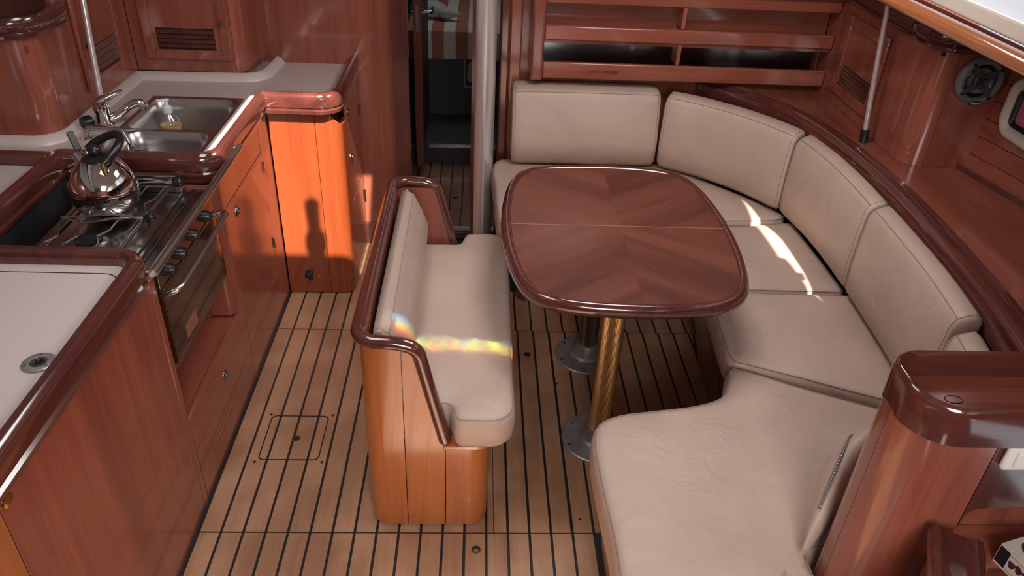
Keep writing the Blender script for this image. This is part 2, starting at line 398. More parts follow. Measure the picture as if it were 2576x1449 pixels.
# side decks, hull sides and cabin trunk sides
mb = MB().box(1.335, 2.3, -1.9, 3.62, 1.44, 1.48); struct(mb.build('trim_1', RAIL['y']), 'side deck over the starboard ledge')
mb = MB().box(-2.3, -1.5, -1.9, 3.62, 1.60, 1.64); struct(mb.build('trim_2', HEADL), 'side deck over the galley lockers')
struct(MB().box(-1.53, -1.5, -1.9, 3.62, 1.60, 2.13).build('wall_port_trunk', HEADL), 'port side of the cabin trunk')
struct(MB().box(-2.3, -2.27, -1.9, 3.62, 0, 1.64).build('wall_port', WOOD['y']), 'port hull side behind the galley')
struct(MB().box(-2.3, 2.3, -1.95, -1.9, 0, 2.13).build('wall_aft', WOOD['z']), 'aft bulkhead behind the viewer')

# ------------------------------------------------------------ floor of teak planks
floor = struct(MB().box(-1.6, 1.9, -1.9, 3.60, -.06, -.0025).build('floor', CAULK), 'teak plank cabin sole with black caulked seams')
PITCH_, X0 = 0.0682, 0.0500
def planks(parent, xa, xb, ya, yb, mat, shift=0.0, gap=.0085, z=0.0):
    me = None; k0 = math.floor((xa-X0-shift)/PITCH_)
    k = k0
    while X0+shift+k*PITCH_ < xb-.004:
        l_ = X0+shift+k*PITCH_+gap/2; r_ = l_+PITCH_-gap
        full = l_ >= xa and r_ <= xb
        l2, r2 = max(l_, xa), min(r_, xb)
        if r2-l2 > .006:
            if full and me is not None:
                o = bpy.data.objects.new('plank', me); COL.objects.link(o)
            else:
                o = MB().box(-(r2-l2)/2, (r2-l2)/2, -(yb-ya)/2, (yb-ya)/2, -.018, 0).build('plank', mat)
                if full: me = o.data
            o.location = ((l2+r2)/2, (ya+yb)/2, z+random.uniform(-.0003, 0)); o.parent = parent
        k += 1
planks(floor, -.832, -.3592, 1.612, 2.675, TEAK); planks(floor, -.832, .40, .30, 1.606, TEAK)
planks(floor, -.832, -.3592, 2.680, 3.44, TEAK); planks(floor, -.3592, .0725, 1.612, 3.44, TEAK)
planks(floor, .0745, .317, 1.612, 2.690, TEAK); planks(floor, .319, 1.02, 1.612, 2.690, TEAK)
planks(floor, .078, 1.02, 2.696, 3.0, TEAK, shift=-.006)
def disc(o, r, h, n=20): return MB().lathe([(r, 0), (r, h)], o, n=n)
hg = [(p[0], p[1], .0002) for p in rrect(-.731, -.527, 1.915, 2.135, .018)]
MB().sweep(hg, [(-.0022, -.001), (.0022, -.001), (.0022, .0009), (-.0022, .0009)], True).build('hatch_groove', GROOVE, floor, label='dark rounded outline of the square floor hatch')
for q in [(-.738, 2.142), (-.513, 2.141), (-.740, 1.904), (-.512, 1.905)]: disc((*q, -.001), .0055, .0022, 12).build('screw_plug', GROOVE, floor)
for i, q in enumerate([(-.623, 2.019), (.223, 2.524), (.019, 1.545)]):
    disc((*q, -.002), .0135, .0028).build('finger_hole', CAULK, floor)
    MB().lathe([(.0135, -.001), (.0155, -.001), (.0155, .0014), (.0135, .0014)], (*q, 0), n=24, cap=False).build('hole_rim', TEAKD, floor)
disc((.019, 1.541, -.0005), .0075, .0018, 14).build('hole_liner', STEEL, floor)
for q in [(.33, 2.34), (.48, 2.33), (.352, 1.665)]: disc((*q, -.001), .005, .002, 10).build('screw_plug', GROOVE, floor)
struct(MB().box(-.842, -.833, .3, 2.96, 0, .010).build('baseboard_port', CAULK), 'black rubber edge strip along the galley foot')

# ------------------------------------------------------------ forward bulkhead and doorway
YB = 3.45
struct(MB().box(-2.27, -.335, YB, YB+.04, 0, 2.1).build('wall_forward_port', WOOD['z']), 'tall mahogany bulkhead panel between galley and doorway')
struct(MB().box(.115, .29, 3.55, 3.59, 0, 2.1).box(1.57, 2.3, 3.55, 3.59, 0, 2.1).box(.29, 1.57, 3.55, 3.59, 0, .89).box(.29, 1.57, 3.55, 3.59, 1.046, 2.1).build('wall_forward_starboard', WOOD['z']), 'mahogany bulkhead behind the bookshelf')
struct(MB().sweep([(-.345, YB-.004, z) for z in (0, .5, 1, 1.5, 2.1)], [(-.03, -.02), (-.03, .012), (-.02, .02), (.028, .02), (.04, .01), (.04, -.02)], up=(0, 1, 0)).build('trim_3', RAIL['z']), 'rounded mahogany door post left of the doorway')
struct(MB().box(.09, .135, 3.47, 3.60, 0, 2.1).build('trim_4', RAIL['z'], bevel=.01), 'mahogany door post right of the mast')
struct(MB().box(.135, .19, 3.50, 3.56, 0, 2.1).build('trim_5', WOOD['z'], bevel=.008), 'mahogany batten beside the settee corner')
struct(MB().box(-.56, -.30, YB-.02, YB, 0, .115).build('baseboard_forward', RAIL['x'], bevel=.004), 'low mahogany kickboard at the foot of the bulkhead')
disc((-.47, YB-.02, .07), .006, .002, 12)
sill = struct(MB().box(-.34, .10, 3.50, 3.56, .0, .035).build('trim_6', RAIL['x'], bevel=.004), 'door sill with an aluminium edge')
MB().box(-.33, .09, 3.53, 3.56, .035, .041).build('metal_strip', STEEL, sill)
# passage and forward cabin
pf = struct(MB().box(-1.2, .9, 3.56, 4.5, -.06, -.0025).build('floor_passage', CAULK), 'dark teak plank floor of the passage beyond the doorway')
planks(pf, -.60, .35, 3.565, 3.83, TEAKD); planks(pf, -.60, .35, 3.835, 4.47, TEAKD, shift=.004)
disc((-.123, 3.977, -.002), .016, .003).build('finger_hole', CAULK, pf)
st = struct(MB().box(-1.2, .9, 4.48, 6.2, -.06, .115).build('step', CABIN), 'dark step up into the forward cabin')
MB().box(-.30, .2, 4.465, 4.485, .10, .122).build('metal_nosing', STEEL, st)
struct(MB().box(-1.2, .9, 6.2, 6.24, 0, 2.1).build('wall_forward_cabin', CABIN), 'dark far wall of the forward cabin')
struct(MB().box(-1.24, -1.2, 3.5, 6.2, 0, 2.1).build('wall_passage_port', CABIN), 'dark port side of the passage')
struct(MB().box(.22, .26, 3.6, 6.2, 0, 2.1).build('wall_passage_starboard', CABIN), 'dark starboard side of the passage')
struct(MB().box(-1.24, .94, 3.6, 6.24, 2.1, 2.13).build('ceiling_forward', HEADL), 'headliner over the forward cabin')
d = sempty('door_1', 'dark cabin door standing open in the passage'); d.location = (-.32, 4.35, 0)
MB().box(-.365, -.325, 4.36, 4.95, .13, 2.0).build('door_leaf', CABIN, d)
MB().box(-.368, -.322, 4.345, 4.362, .02, 2.0).build('door_edge', WOOD['z'], d, bevel=.003)
MB().box(-.352, -.338, 4.340, 4.347, .83, .97).build('lock_plate', STEEL, d)
for sx, nm in ((1, 0), (-1, 1)):
    x = -.345+sx*.023
    h = MB().tube([(x, 4.40, .92), (x+sx*.045, 4.40, .92), (x+sx*.055, 4.41, .92), (x+sx*.055, 4.49, .925)], .008, 10).build('door_handle', CHROME, d)
    MB().lathe([(.022, 0), (.022, .006), (.012, .009)], (x, 4.40, .92), (sx, 0, 0), 16).build('rose', CHROME, h)
ca = sempty('door_2', 'edge of a dark door behind the left door post'); ca.location = (-.44, 3.60, 0)
MB().box(-.46, -.42, 3.56, 4.0, .02, 2.0).build('door_leaf', CABIN, ca)
h = MB().tube([(-.42, 3.68, 1.02), (-.375, 3.68, 1.02), (-.365, 3.69, 1.02), (-.36, 3.78, 1.015)], .008, 10).build('door_handle', CHROME, ca)
MB().lathe([(.02, 0), (.02, .006), (.008, .009)], (-.42, 3.68, .83), (1, 0, 0), 14).build('thumb_turn', CHROME, ca)

berth = thing('berth', 'dark berth front in the forward cabin beyond the doorway', 'berth', (-.1, 5.2, .115))
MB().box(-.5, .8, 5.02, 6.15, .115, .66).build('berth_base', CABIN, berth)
sg = MB().box(-.095, .03, 5.0, 5.018, .31, .50).build('sign_panel', plain('sign_dark', (.02, .03, .03), .5), berth, label='small dark framed sign with a pale rounded mark')
fr = MB()
for a in ((-.10, -.09, .305, .505), (.025, .035, .305, .505), (-.09, .025, .305, .315), (-.09, .025, .495, .505)): fr.box(a[0], a[1], 4.996, 5.019, a[2], a[3])
fr.build('sign_frame', plain('sign_frame_grey', (.25, .25, .25), .5), sg)
MB().oprism((0, 4.998, 0), (1, 0, 0), (0, 0, 1), (0, -1, 0), [(p.x, p.y) for p in smooth([(-.071, .36), (-.056, .345), (-.031, .36), (-.034, .42), (-.038, .45), (-.026, .475), (-.056, .48), (-.073, .45), (-.076, .40)], True, 4)], 0, .002).build('sign_mark', plain('sign_pale', (.3, .3, .3), .5), sg)
cov = thing('bed_cover', 'terracotta and off-white striped cover over the forward berth', 'bed cover', (-.1, 5.2, .66))
for k in range(14):
    x = -.46+k*.077
    mat = STR_W if k % 2 else STR_R
    w = .077 if k % 2 == 0 else .077
    MB().sweep([(x+w/2, 6.1, .672), (x+w/2, 5.2, .675), (x+w/2, 5.03, .674), (x+w/2, 4.995, .66), (x+w/2, 4.985, .63), (x+w/2, 4.985, .50)], [(-w/2, 0), (w/2, 0), (w/2, .012), (-w/2, .012)]).build('stripe', mat, cov)
pl = thing('plush_toy', 'grey plush toy with a pale beak lying on the striped cover', 'toy', (-.30, 5.2, .69))
MB().ball((-.31, 5.25, .7415), .075, 1.3, .9, .7).build('body', PLUSH, pl)
MB().ball((-.22, 5.2, .73), .045, 1.2, .9, .8).build('head', PLUSH, pl)
MB().lathe([(.02, 0), (.016, .03), (.006, .06)], (-.185, 5.19, .73), (1, -.1, 0), 12).build('beak', plain('beak', (.55, .42, .22), .6), pl)

mast = thing('mast_post', 'polished steel mast post beside the doorway', 'post', (.025, 3.40, 0))
MB().lathe([(.050, 0), (.050, 2.1)], (.025, 3.40, 0), n=40).build('tube', MASTM, mast)
MB().lathe([(.062, 0), (.062, .012), (.052, .02)], (.025, 3.40, 0), n=32).build('foot_ring', GREYM, mast)
MB().box(-.032, -.018, 3.37, 3.43, 0, 2.1).build('cable_strip', RAIL['z'], mast)

# ------------------------------------------------------------ galley
XF = -.841
RP = [(-.020, 0), (.010, 0), (.019, .006), (.021, .020), (.014, .027), (.021, .034), (.022, .066), (.017, .080), (.006, .089), (-.008, .088), (-.017, .078), (-.020, .058)]
def panel_x(mb, x, y0, y1, z0, z1, t=.012): return mb.box(x, x+t, y0, y1, z0, z1)
ice = thing('icebox_cabinet', 'tall mahogany icebox cabinet in the left foreground', 'cabinet', (-1.15, 1.05, 0))
MB().box(-1.55, XF-.012, .35, 1.728, 0, .855).build('body', WOOD['z'], ice)
MB().box(XF-.012, XF, 0.967, 1.70, .0, .856).build('front_panel', WOOD['z'], ice, bevel=.001)
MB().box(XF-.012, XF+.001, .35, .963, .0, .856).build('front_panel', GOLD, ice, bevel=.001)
MB().box(XF-.014, XF+.0015, 1.702, 1.73, 0, .856).build('corner_post', WOOD['z'], ice, bevel=.004)
MB().lathe([(.014, 0), (.014, .006), (.008, .008)], (XF, .985, .838), (1, 0, 0), 16).build('latch', BRASSY, ice)
wt = thing('icebox_worktop', 'cream laminate icebox worktop with a lift-out lid and wooden fiddle rail', 'worktop', (-1.15, 1.05, .9))
MB().box(-1.55, -.85, .35, 1.705, .88, .905).build('laminate_top', LAM, wt)
ln = [(p.x, p.y, .9052) for p in fillet([(-1.55, 1.655, 0), (-.875, 1.655, 0), (-.873, .36, 0)], .05)]
MB().sweep(ln, [(-.0014, -.001), (.0014, -.001), (.0014, .0006), (-.0014, .0006)]).build('lid_joint', GROOVE, wt)
rp = [(p.x, p.y, .856) for p in fillet([(-.846, .34, 0), (-.846, 1.712, 0), (-1.55, 1.712, 0)], .065, n=10)]
MB().sweep(rp, RP).build('fiddle_rail', RAIL['y'], wt)
pull = MB().lathe([(.0, .001), (.032, .001), (.033, .003), (.031, .0045), (.018, .0045), (.017, .002), (.0, .002)], (-.911, 1.297, .905), n=32).build('ring_pull', GREYM, wt, label='round grey flush ring pull in the lid')
MB().lathe([(.016, 0), (.016, .0035), (.0105, .0035), (.0105, 0)], (-.911, 1.297, .906), n=24, cap=False).build('ring', DSTEEL, pull)
disc((-.911, 1.297, .9055), .0105, .0015).build('finger_well', BLACK, pull)
for a in (100, 215, 330): disc((-.911+.025*math.cos(math.radians(a)), 1.297+.025*math.sin(math.radians(a)), .909), .0035, .001, 10).build('screw', STEEL, pull)

# sink unit
sc_ = thing('sink_cabinet', 'mahogany sink cabinet with latched door beside the stove', 'cabinet', (-1.15, 2.65, 0))
body = slab_with_holes(-1.62, XF-.012, 2.345, 2.96, 0, .8545, [(-1.27, -.885, 2.37, 2.952)]); body.build('body', WOOD['z'], sc_)
def front(name, y0, y1, z0, z1, mat=None): return MB().box(XF-.012, XF+.0005, y0, y1, z0, z1).build(name, mat or WOOD['z'], sc_, bevel=.0012)
front('drawer_front', 2.347, 2.813, .745, .853)
dr = front('door', 2.347, 2.813, .205, .741)
front('stile', 2.817, 2.957, 0, .853); front('toe_panel', 2.347, 2.813, 0, .100); front('toe_panel', 2.347, 2.813, .104, .2015)
lat = MB().lathe([(.021, 0), (.021, .003), (.018, .006), (.012, .006), (.012, .001)], (XF, 2.447, .678), (1, 0, 0), 24, cap=False).build('ring_latch', DSTEEL, dr, label='oval metal ring latch')
MB().lathe([(.012, .0015), (.0, .0015)], (XF, 2.447, .678), (1, 0, 0), 20, cap=False).build('latch_well', BLACK, lat)
for z in (.66, .32):
    MB().lathe([(.004, 0), (.004, .045)], (XF+.003, 2.815, z), (0, 0, 1), 10).build('hinge', DSTEEL, dr)
# quarter-round post and the ledge under the stove
path = fillet([(-.93, 2.265, 0), (XF+.001, 2.265, 0), (XF+.001, 2.345, 0)], .075, n=10)
wall(path, .3545, .8545, .015).build('rounded_post', WOOD['z'], sc_)
wall([(-1.30, 2.265, 0), (-.932, 2.265, 0)], .3465, .8545, .015).build('bay_side', WOOD['z'], sc_)
bay = thing('stove_bay', 'low mahogany locker front and ledge under the stove', 'cabinet', (-1.0, 2.0, 0))
MB().box(-1.32, XF-.012, 1.735, 2.343, .33, .345).build('ledge', WOOD['y'], bay)
MB().box(XF-.012, XF+.0005, 1.735, 2.343, 0, .100).build('toe_panel', WOOD['y'], bay, bevel=.0012)
lf = MB().box(XF-.012, XF+.0005, 1.735, 2.343, .104, .352).build('drop_front', WOOD['y'], bay, bevel=.0015)
MB().box(XF-.0125, XF+.0012, 1.80, 2.20, .330, .354).build('top_lip', WOOD['y'], lf, bevel=.001)
MB().lathe([(.019, 0), (.019, .003), (.016, .006), (.011, .006), (.011, .001)], (XF, 2.055, .255), (1, 0, 0), 24, cap=False).build('ring_latch', DSTEEL, lf)
disc_ = MB().lathe([(.011, .0016), (0, .0016)], (XF, 2.055, .255), (1, 0, 0), 18, cap=False).build('latch_well', BLACK, lf)
gl = [(XF+.0009, p.x, p.y) for p in fillet([(1.80, .352, 0), (1.80, .14, 0), (1.90, .125, 0), (2.28, .14, 0)], .04)]
MB().tube(gl, .0008, 6).build('door_joint', WOOD['y'], lf)
MB().box(-1.34, -1.32, 1.735, 2.343, 0, .854).build('bay_back', DARK, bay)
MB().tube([(-1.305, 1.80, .60), (-1.29, 1.86, .66), (-1.285, 1.95, .72), (-1.29, 2.05, .735)], .012, 10).build('gas_hose', plain('hose', (.12, .07, .06), .6), bay)

sw = thing('sink_worktop', 'cream laminate sink worktop with varnished fiddle rail', 'worktop', (-1.2, 2.8, .9))
top = slab_with_holes(-1.95, -.86, 2.35, 3.45, .88, .905, [(-1.262, -.915, 2.378, 2.955)])
top.box(-.86, -.575, 2.955, 3.45, .88, .905); top.build('laminate_top', LAM, sw)
MB().box(-1.95, -1.356, 1.737, 2.28, .88, .905).build('side_top', LAM, sw)
rp = fillet([(-1.332, 1.735, 0), (-1.332, 2.325, 0), (-.846, 2.325, 0), (-.846, 2.938, 0), (-.562, 2.938, 0), (-.562, 3.448, 0)], [0, .012, .06, .006, .065, 0], n=8)
MB().sweep([(p.x, p.y, .856) for p in rp], RP).build('fiddle_rail', RAIL['y'], sw)
MB().box(-1.95, -1.35, 2.285, 2.33, .89, .938).build('cross_rail', RAIL['x'], sw, bevel=.006)
cv = fillet([(-1.95, 2.455, 0), (-1.405, 2.455, 0), (-1.400, 3.17, 0), (-.905, 3.19, 0), (-.890, 3.445, 0)], [0, .08, .01, .08, 0], n=8)
MB().sweep([(p.x, p.y, .905) for p in cv], [(-.006, 0), (.03, 0), (.028, .004), (.012, .022), (-.002, .028), (-.006, .028)]).build('upstand', LAM, sw)
# sink
sk = thing('sink', 'stainless double bowl sink sunk in the galley worktop', 'sink', (-1.07, 2.67, .74))
def ring(x0, x1, y0, y1, r, z): return [(p[0], p[1], z) for p in rrect(x0, x1, y0, y1, r, 7)]
def bowl(nm, X, ix, depth):
    x0, x1, y0, y1 = X; a, b, c, e = ix
    mb = MB(); mb.loft([ring(x0, x1, y0, y1, .002, .9075), ring(a-.006, b+.006, c-.006, e+.006, .055, .9078), ring(a, b, c, e, .05, .904), ring(a+.006, b-.006, c+.006, e-.006, .05, .86),
                        ring(a+.014, b-.014, c+.014, e-.014, .05, .905-depth+.03), ring(a+.03, b-.03, c+.03, e-.03, .045, .905-depth+.004), ring(a+.07, b-.07, c+.06, e-.06, .03, .905-depth)], caps=False)
    n = len(ring(0, 1, 0, 1, .1, 0)); k = len(mb.v); mb.f.append(tuple(range(k-n, k)))
    o = mb.build(nm, STEEL, sk, angle=60)
    MB().lathe([(.028, 0), (.028, .003), (.02, .004), (.0, .002)], ((a+b)/2, (c+e)/2, .905-depth), n=20).build('drain', DSTEEL, o)
bowl('large_bowl', (-1.262, -.915, 2.605, 2.955), (-1.245, -.930, 2.617, 2.935), .165)
bowl('small_bowl', (-1.262, -.915, 2.378, 2.605), (-1.215, -.930, 2.398, 2.592), .12)
# mixer tap
tp = thing('mixer_tap', 'chrome lever mixer tap behind the large sink bowl', 'tap', (-1.315, 2.635, .905))
MB().lathe([(.032, 0), (.032, .006), (.026, .012), (.025, .050), (.0265, .053), (.0265, .075), (.024, .088), (.014, .096), (.0, .098)], (-1.315, 2.635, .9053), n=28).build('tap_body', CHROME, tp)
MB().tubes([(-1.320, 2.632, .985), (-1.302, 2.642, 1.000), (-1.275, 2.652, 1.013), (-1.243, 2.662, 1.024)], [.023, .016, .010, .007], 14).build('lever', CHROME, tp)
MB().tubes(smooth([(-1.305, 2.64, .928), (-1.275, 2.655, .940), (-1.245, 2.668, .960), (-1.220, 2.678, .974), (-1.200, 2.685, .976), (-1.193, 2.687, .965)], n=5), [.016]*11+[.014]*15, 14).build('spout', CHROME, tp)
MB().lathe([(.013, 0), (.015, .008), (.014, .02)], (-1.193, 2.687, .952), n=18).build('aerator', STEEL, tp)
pt_ = thing('pump_tap', 'slim bent steel pump tap above the small sink bowl', 'tap', (-1.325, 2.51, .905))
MB().lathe([(.018, 0), (.018, .004), (.01, .010), (.009, .02)], (-1.325, 2.51, .9053), n=20).build('tap_base', CHROME, pt_)
MB().tube(fillet([(-1.325, 2.51, .915), (-1.322, 2.512, .947), (-1.20, 2.50, .950), (-1.17, 2.475, .905)], .025), .0075, 12).build('spout', STEEL, pt_)
nz = MB().lathe([(.009, 0), (.012, .006), (.010, .04), (.008, .05)], (-1.168, 2.470, .862), (-.03, .05, 1), 16).build('nozzle', CHROME, pt_)
MB().tube([(-1.165, 2.47, .885), (-1.135, 2.47, .885)], .003, 8).build('nozzle_lever', CHROME, nz)
pg = thing('sink_plug', 'black rubber plug with bead chain beside the mixer tap', 'plug', (-1.355, 2.61, .905))
MB().lathe([(.022, 0), (.024, .006), (.021, .03), (.0, .032)], (-1.362, 2.580, .9305), (.5, .8, .12), 20).build('plug', BLACK, pg)
for k in range(16):
    t = k/15; MB().ball((-1.335+.125*t+.006*math.sin(9*t), 2.585+.006*math.sin(7*t)-.02*t, .9128+.0006*math.sin(20*t)), .0035, n=8).build('chain_bead', CHROME, pg)
# soap bottle standing in the large bowl
sb = thing('soap_bottle', 'clear pump soap bottle with amber liquid standing in the sink', 'bottle', (-1.165, 2.82, .7445))
bp_ = [(.036, .0), (.040, .006), (.040, .100), (.035, .122), (.015, .142), (.0135, .148)]
MB().lathe(bp_, (-1.165, 2.82, .7445), n=28).build('bottle', CLEAR, sb)
MB().lathe([(.033, .003), (.037, .008), (.037, .100), (.0, .1002)], (-1.165, 2.82, .7445), n=28).build('soap', SOAP, sb)
pm = MB().lathe([(.016, .146), (.018, .150), (.018, .170), (.013, .173), (.007, .175), (.007, .192)], (-1.165, 2.82, .7445), n=20).build('pump_cap', FROST, sb)
MB().obox((-1.165, 2.82, .9365), V((-.9, -.3, 0)).normalized(), V((.3, -.9, 0)).normalized(), (0, 0, 1), -.012, .034, -.008, .008, 0, .008).build('pump_spout', FROST, pm, bevel=.003)
MB().ball((-1.147, 2.782, .835), .006, 1, .5, 1, 8).build('print_dot', RED, sb)

# peninsula cabinet at the bulkhead
pc = thing('peninsula_cabinet', 'rounded mahogany cabinet end between galley floor and bulkhead, sunlit orange', 'cabinet', (-.7, 3.2, 0))
MB().box(-.83, -.585, 2.985, 3.448, 0, .8545).build('body', RAIL['z'], pc)
P1 = resample([(-.836, 2.96, 0), (-.6545, 2.96, 0)], .05)
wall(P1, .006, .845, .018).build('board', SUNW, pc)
P2 = resample(fillet([(-.6525, 2.96, 0), (-.55, 2.96, 0), (-.548, 3.10, 0)], .07, n=10), .05)
def ptop(i, p): return .845-(.05*max(0, (p.x+.61)/.06)**2 if p.x > -.61 else 0)-(.0)
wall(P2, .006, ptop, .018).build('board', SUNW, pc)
for a, b in ((3.105, 3.425),):
    dd = MB().box(-.562, -.549, a, b, .40, .85).build('side_door', WOOD['z'], pc, bevel=.0015)
    MB().box(-.562, -.549, a, b, .01, .395).build('side_door', WOOD['z'], pc, bevel=.0015)
    for z in (.80, .60):
        MB().lathe([(.016, 0), (.016, .003), (.010, .005), (.009, .001)], (-.549, 3.135, z), (1, 0, 0), 18, cap=False).build('ring_latch', DSTEEL, dd)
    for z in (.68, .25): MB().lathe([(.004, 0), (.004, .05)], (-.546, 3.43, z), (0, 0, 1), 8).build('hinge', STEEL, dd)
ft = MB().box(-.757, -.727, 2.925, 2.958, .10, .122).build('lever_foot', BLACK, pc, bevel=.003, label='black plastic door holder')
MB().lathe([(.009, 0), (.008, .022)], (-.737, 2.945, .080), n=12).build('rubber_stop', BLACK, ft)
for x in (-.768, -.70): MB().lathe([(.004, 0), (.003, .003)], (x, 2.96, .092), (0, -1, 0), 10).build('screw', STEEL, pc)

# galley lockers on the worktop
def louvre_door(parent, o, U, Vv, N, w, h, lo, lw0, lw1, nsl, knob, st=.04, mat=None, knobm=None):
    """door in the plane o + U*u + V*v, standing proud along N"""
    m = mat or WOOD['z']; mb = MB()
    f = mb.obox
    f(o, U, Vv, N, 0, st, 0, h, 0, .014); f(o, U, Vv, N, w-st, w, 0, h, 0, .014); f(o, U, Vv, N, st, w-st, 0, st, 0, .014); f(o, U, Vv, N, st, w-st, h-st, h, 0, .014)
    d_ = mb.build('door', m, parent, bevel=.004)
    MB().obox(o, U, Vv, N, st, w-st, lo[1]+.004, h-st, 0, .008).build('door_panel', m, d_)
    MB().obox(o, U, Vv, N, lw0-.01, lw1+.01, lo[0]-.006, lo[1]+.006, .0, .0025).build('louvre_shade', DARK, d_)  # dark sheet in place of the shade between the slats
    if lo[0] > st+.01: MB().obox(o, U, Vv, N, st, w-st, st, lo[0]-.004, 0, .008).build('door_panel', m, d_)
    MB().obox(o, U, Vv, N, st-.002, lw0, lo[0]-.01, lo[1]+.01, 0, .009).build('louvre_side', m, d_)
    MB().obox(o, U, Vv, N, lw1, w-st+.002, lo[0]-.01, lo[1]+.01, 0, .009).build('louvre_side', m, d_)
    sp = (lo[1]-lo[0])/nsl
    Un, Vn, Nn = V(U), V(Vv), V(N)
    tv = (Vn*.8+Nn*-.6).normalized(); tn = (Nn*.8+Vn*.6).normalized()
    for k in range(nsl):
        c = V(o)+Vn*(lo[0]+(k+.5)*sp)+Nn*.007
        MB().obox(c, U, tv, tn, lw0, lw1, -sp*.42, sp*.42, -.0015, .0015).build('louvre_slat', RAIL['y'], d_)
    if knob:
        MB().lathe([(.007, 0), (.006, .008), (.011, .012), (.010, .018), (.0, .021)], V(o)+Un*knob[0]+Vn*knob[1]+Nn*.014, N, 18).build('knob', knobm or RAIL['z'], d_)
    return d_
gk = thing('galley_locker', 'tall mahogany galley locker with louvred doors above the sink', 'locker', (-1.5, 2.9, .905))
pa = resample(fillet([(-1.95, 2.46, 0), (-1.40, 2.46, 0), (-1.40, 2.655, 0)], .085, n=10), .06)
i0 = min(range(len(pa)), key=lambda i: abs(pa[i].x+1.56)); i1 = min(range(len(pa)), key=lambda i: abs(pa[i].x+1.46)+abs(pa[i].y-2.46)*5)
ie = min(range(len(pa)), key=lambda i: abs(pa[i].y-2.60)+abs(pa[i].x+1.40))
for a, b in ((0, i0), (i0, ie), (ie, len(pa)-1)):
    q = pa[a:b+1]; t = (q[-1]-q[-2]).normalized()*.0015; q = q[:-1]+[q[-1]-t]
    wall(q, .934, 1.30, .016).build('board', WOOD['z'], gk)
MB().sweep([(p.x, p.y, 1.245) for p in fillet([(-1.95, 2.452, 0), (-1.392, 2.452, 0), (-1.392, 2.69, 0)], .09, n=10)], [(-.03, 0), (.006, 0), (.014, .006), (.015, .016), (.009, .022), (.016, .03), (.017, .055), (.01, .068), (-.004, .072), (-.03, .07)]).build('tray_rim', RAIL['x'], gk)
wall([(-1.402, 2.657, 0), (-1.402, 3.188, 0)], .934, 1.60, .016).build('side_face', WOOD['z'], gk)
pb = resample(fillet([(-1.40, 3.19, 0), (-.955, 3.19, 0), (-.925, 3.445, 0)], .075, n=10), .06)
ib = min(range(len(pb)), key=lambda i: abs(pb[i].x+1.0))
for a, b in ((0, ib), (ib, len(pb)-1)):
    q = pb[a:b+1]; t = (q[-1]-q[-2]).normalized()*.0015; q = q[:-1]+[q[-1]-t]
    wall(q, .934, 1.60, .016).build('board', WOOD['z'], gk)
MB().box(-1.95, -1.42, 2.48, 3.18, 1.20, 1.22).build('tray_floor', WOOD['x'], gk)
louvre_door(gk, (-1.40, 2.745, .985), (0, 1, 0), (0, 0, 1), (1, 0, 0), .335, .42, (.045, .135), .10, .285, 4, (.038, .155), knobm=BLACK)
louvre_door(gk, (-1.352, 3.19, .985), (1, 0, 0), (0, 0, 1), (0, -1, 0), .345, .46, (.045, .120), .055, .285, 4, (.318, .150))
gp = thing('grab_pole', 'slim steel grab pole rising from the galley worktop', 'pole', (-1.353, 2.72, .905))
MB().tube([(-1.353, 2.715, .908), (-1.353, 2.74, 1.08), (-1.353, 2.772, 1.30), (-1.353, 2.82, 1.60)], .0105, 14).build('tube', MASTM, gp)
MB().lathe([(.0155, 0), (.0155, .01), (.012, .02)], (-1.353, 2.715, .9055), n=18).build('foot', STEEL, gp)

# ------------------------------------------------------------ stove, kettle, crash bar
sv = thing('stove', 'stainless gas stove with smoked glass oven door in its bay', 'stove', (-1.05, 2.02, .50))
MB().box(-1.215, -.862, 1.765, 2.255, .50, .832).build('body', DSTEEL, sv)
MB().box(-1.222, -.858, 1.758, 2.262, .832, .846).build('hob_top', DSTEEL, sv, bevel=.004)
for x in (-1.195, -.935, -.905): MB().box(x, x+.012, 1.765, 2.255, .846, .851).build('pressed_ridge', DSTEEL, sv, bevel=.002)
MB().box(-1.20, -.93, 2.235, 2.250, .846, .905).build('back_guard', DSTEEL, sv, bevel=.004)
for y in (1.90, 2.10):
    b_ = MB().lathe([(.052, 0), (.050, .006), (.042, .010)], (-1.075, y, .846), n=28).build('burner', STEEL, sv)
    MB().lathe([(.036, .009), (.036, .018), (.030, .021), (0, .021)], (-1.075, y, .846), n=28).build('burner_cap', BLACK, b_)
gr = MB()
for x in (-1.175, -1.12, -1.03, -.975):
    gr.tube(fillet([(x, 1.775, .852), (x, 1.785, .872), (x, 1.86, .872), (x+(.02 if x < -1.075 else -.02), 1.90, .872), (x, 1.94, .872), (x, 2.06, .872), (x+(.02 if x < -1.075 else -.02), 2.10, .872), (x, 2.14, .872), (x, 2.225, .872)], .008), .0032, 8)
gr.tube([(-1.19, 2.225, .872), (-.95, 2.225, .872)], .004, 8)
gr.build('pan_grate', WIRE, sv)
MB().tube(fillet([(-.945, 1.77, .85), (-.945, 1.775, .888), (-.945, 2.235, .888), (-.945, 2.24, .86)], .01), .0055, 10).build('fiddle_bar', WIRE, sv)
for y, yk in ((1.966, -1), (2.205, 1)):
    c_ = MB().tube(smooth([(-.945, y, .892), (-1.0, y, .905), (-1.045, y-.004, .908), (-1.10, y-.008, .903), (-1.17, y, .895)], n=5), .0033, 8)
    c_.tube(smooth([(-.945, y+.015, .892), (-1.02, y-.003, .897), (-1.10, y-.010, .886), (-1.17, y, .895)], n=5), .0033, 8)
    c_ = c_.build('pan_clamp', WIRE, sv)
    MB().lathe([(.012, 0), (.017, .006), (.017, .022), (.014, .028), (0, .029)], (-.94, y+.006, .892), (.9, .1, .35), 20).build('clamp_knob', BLACK, c_)
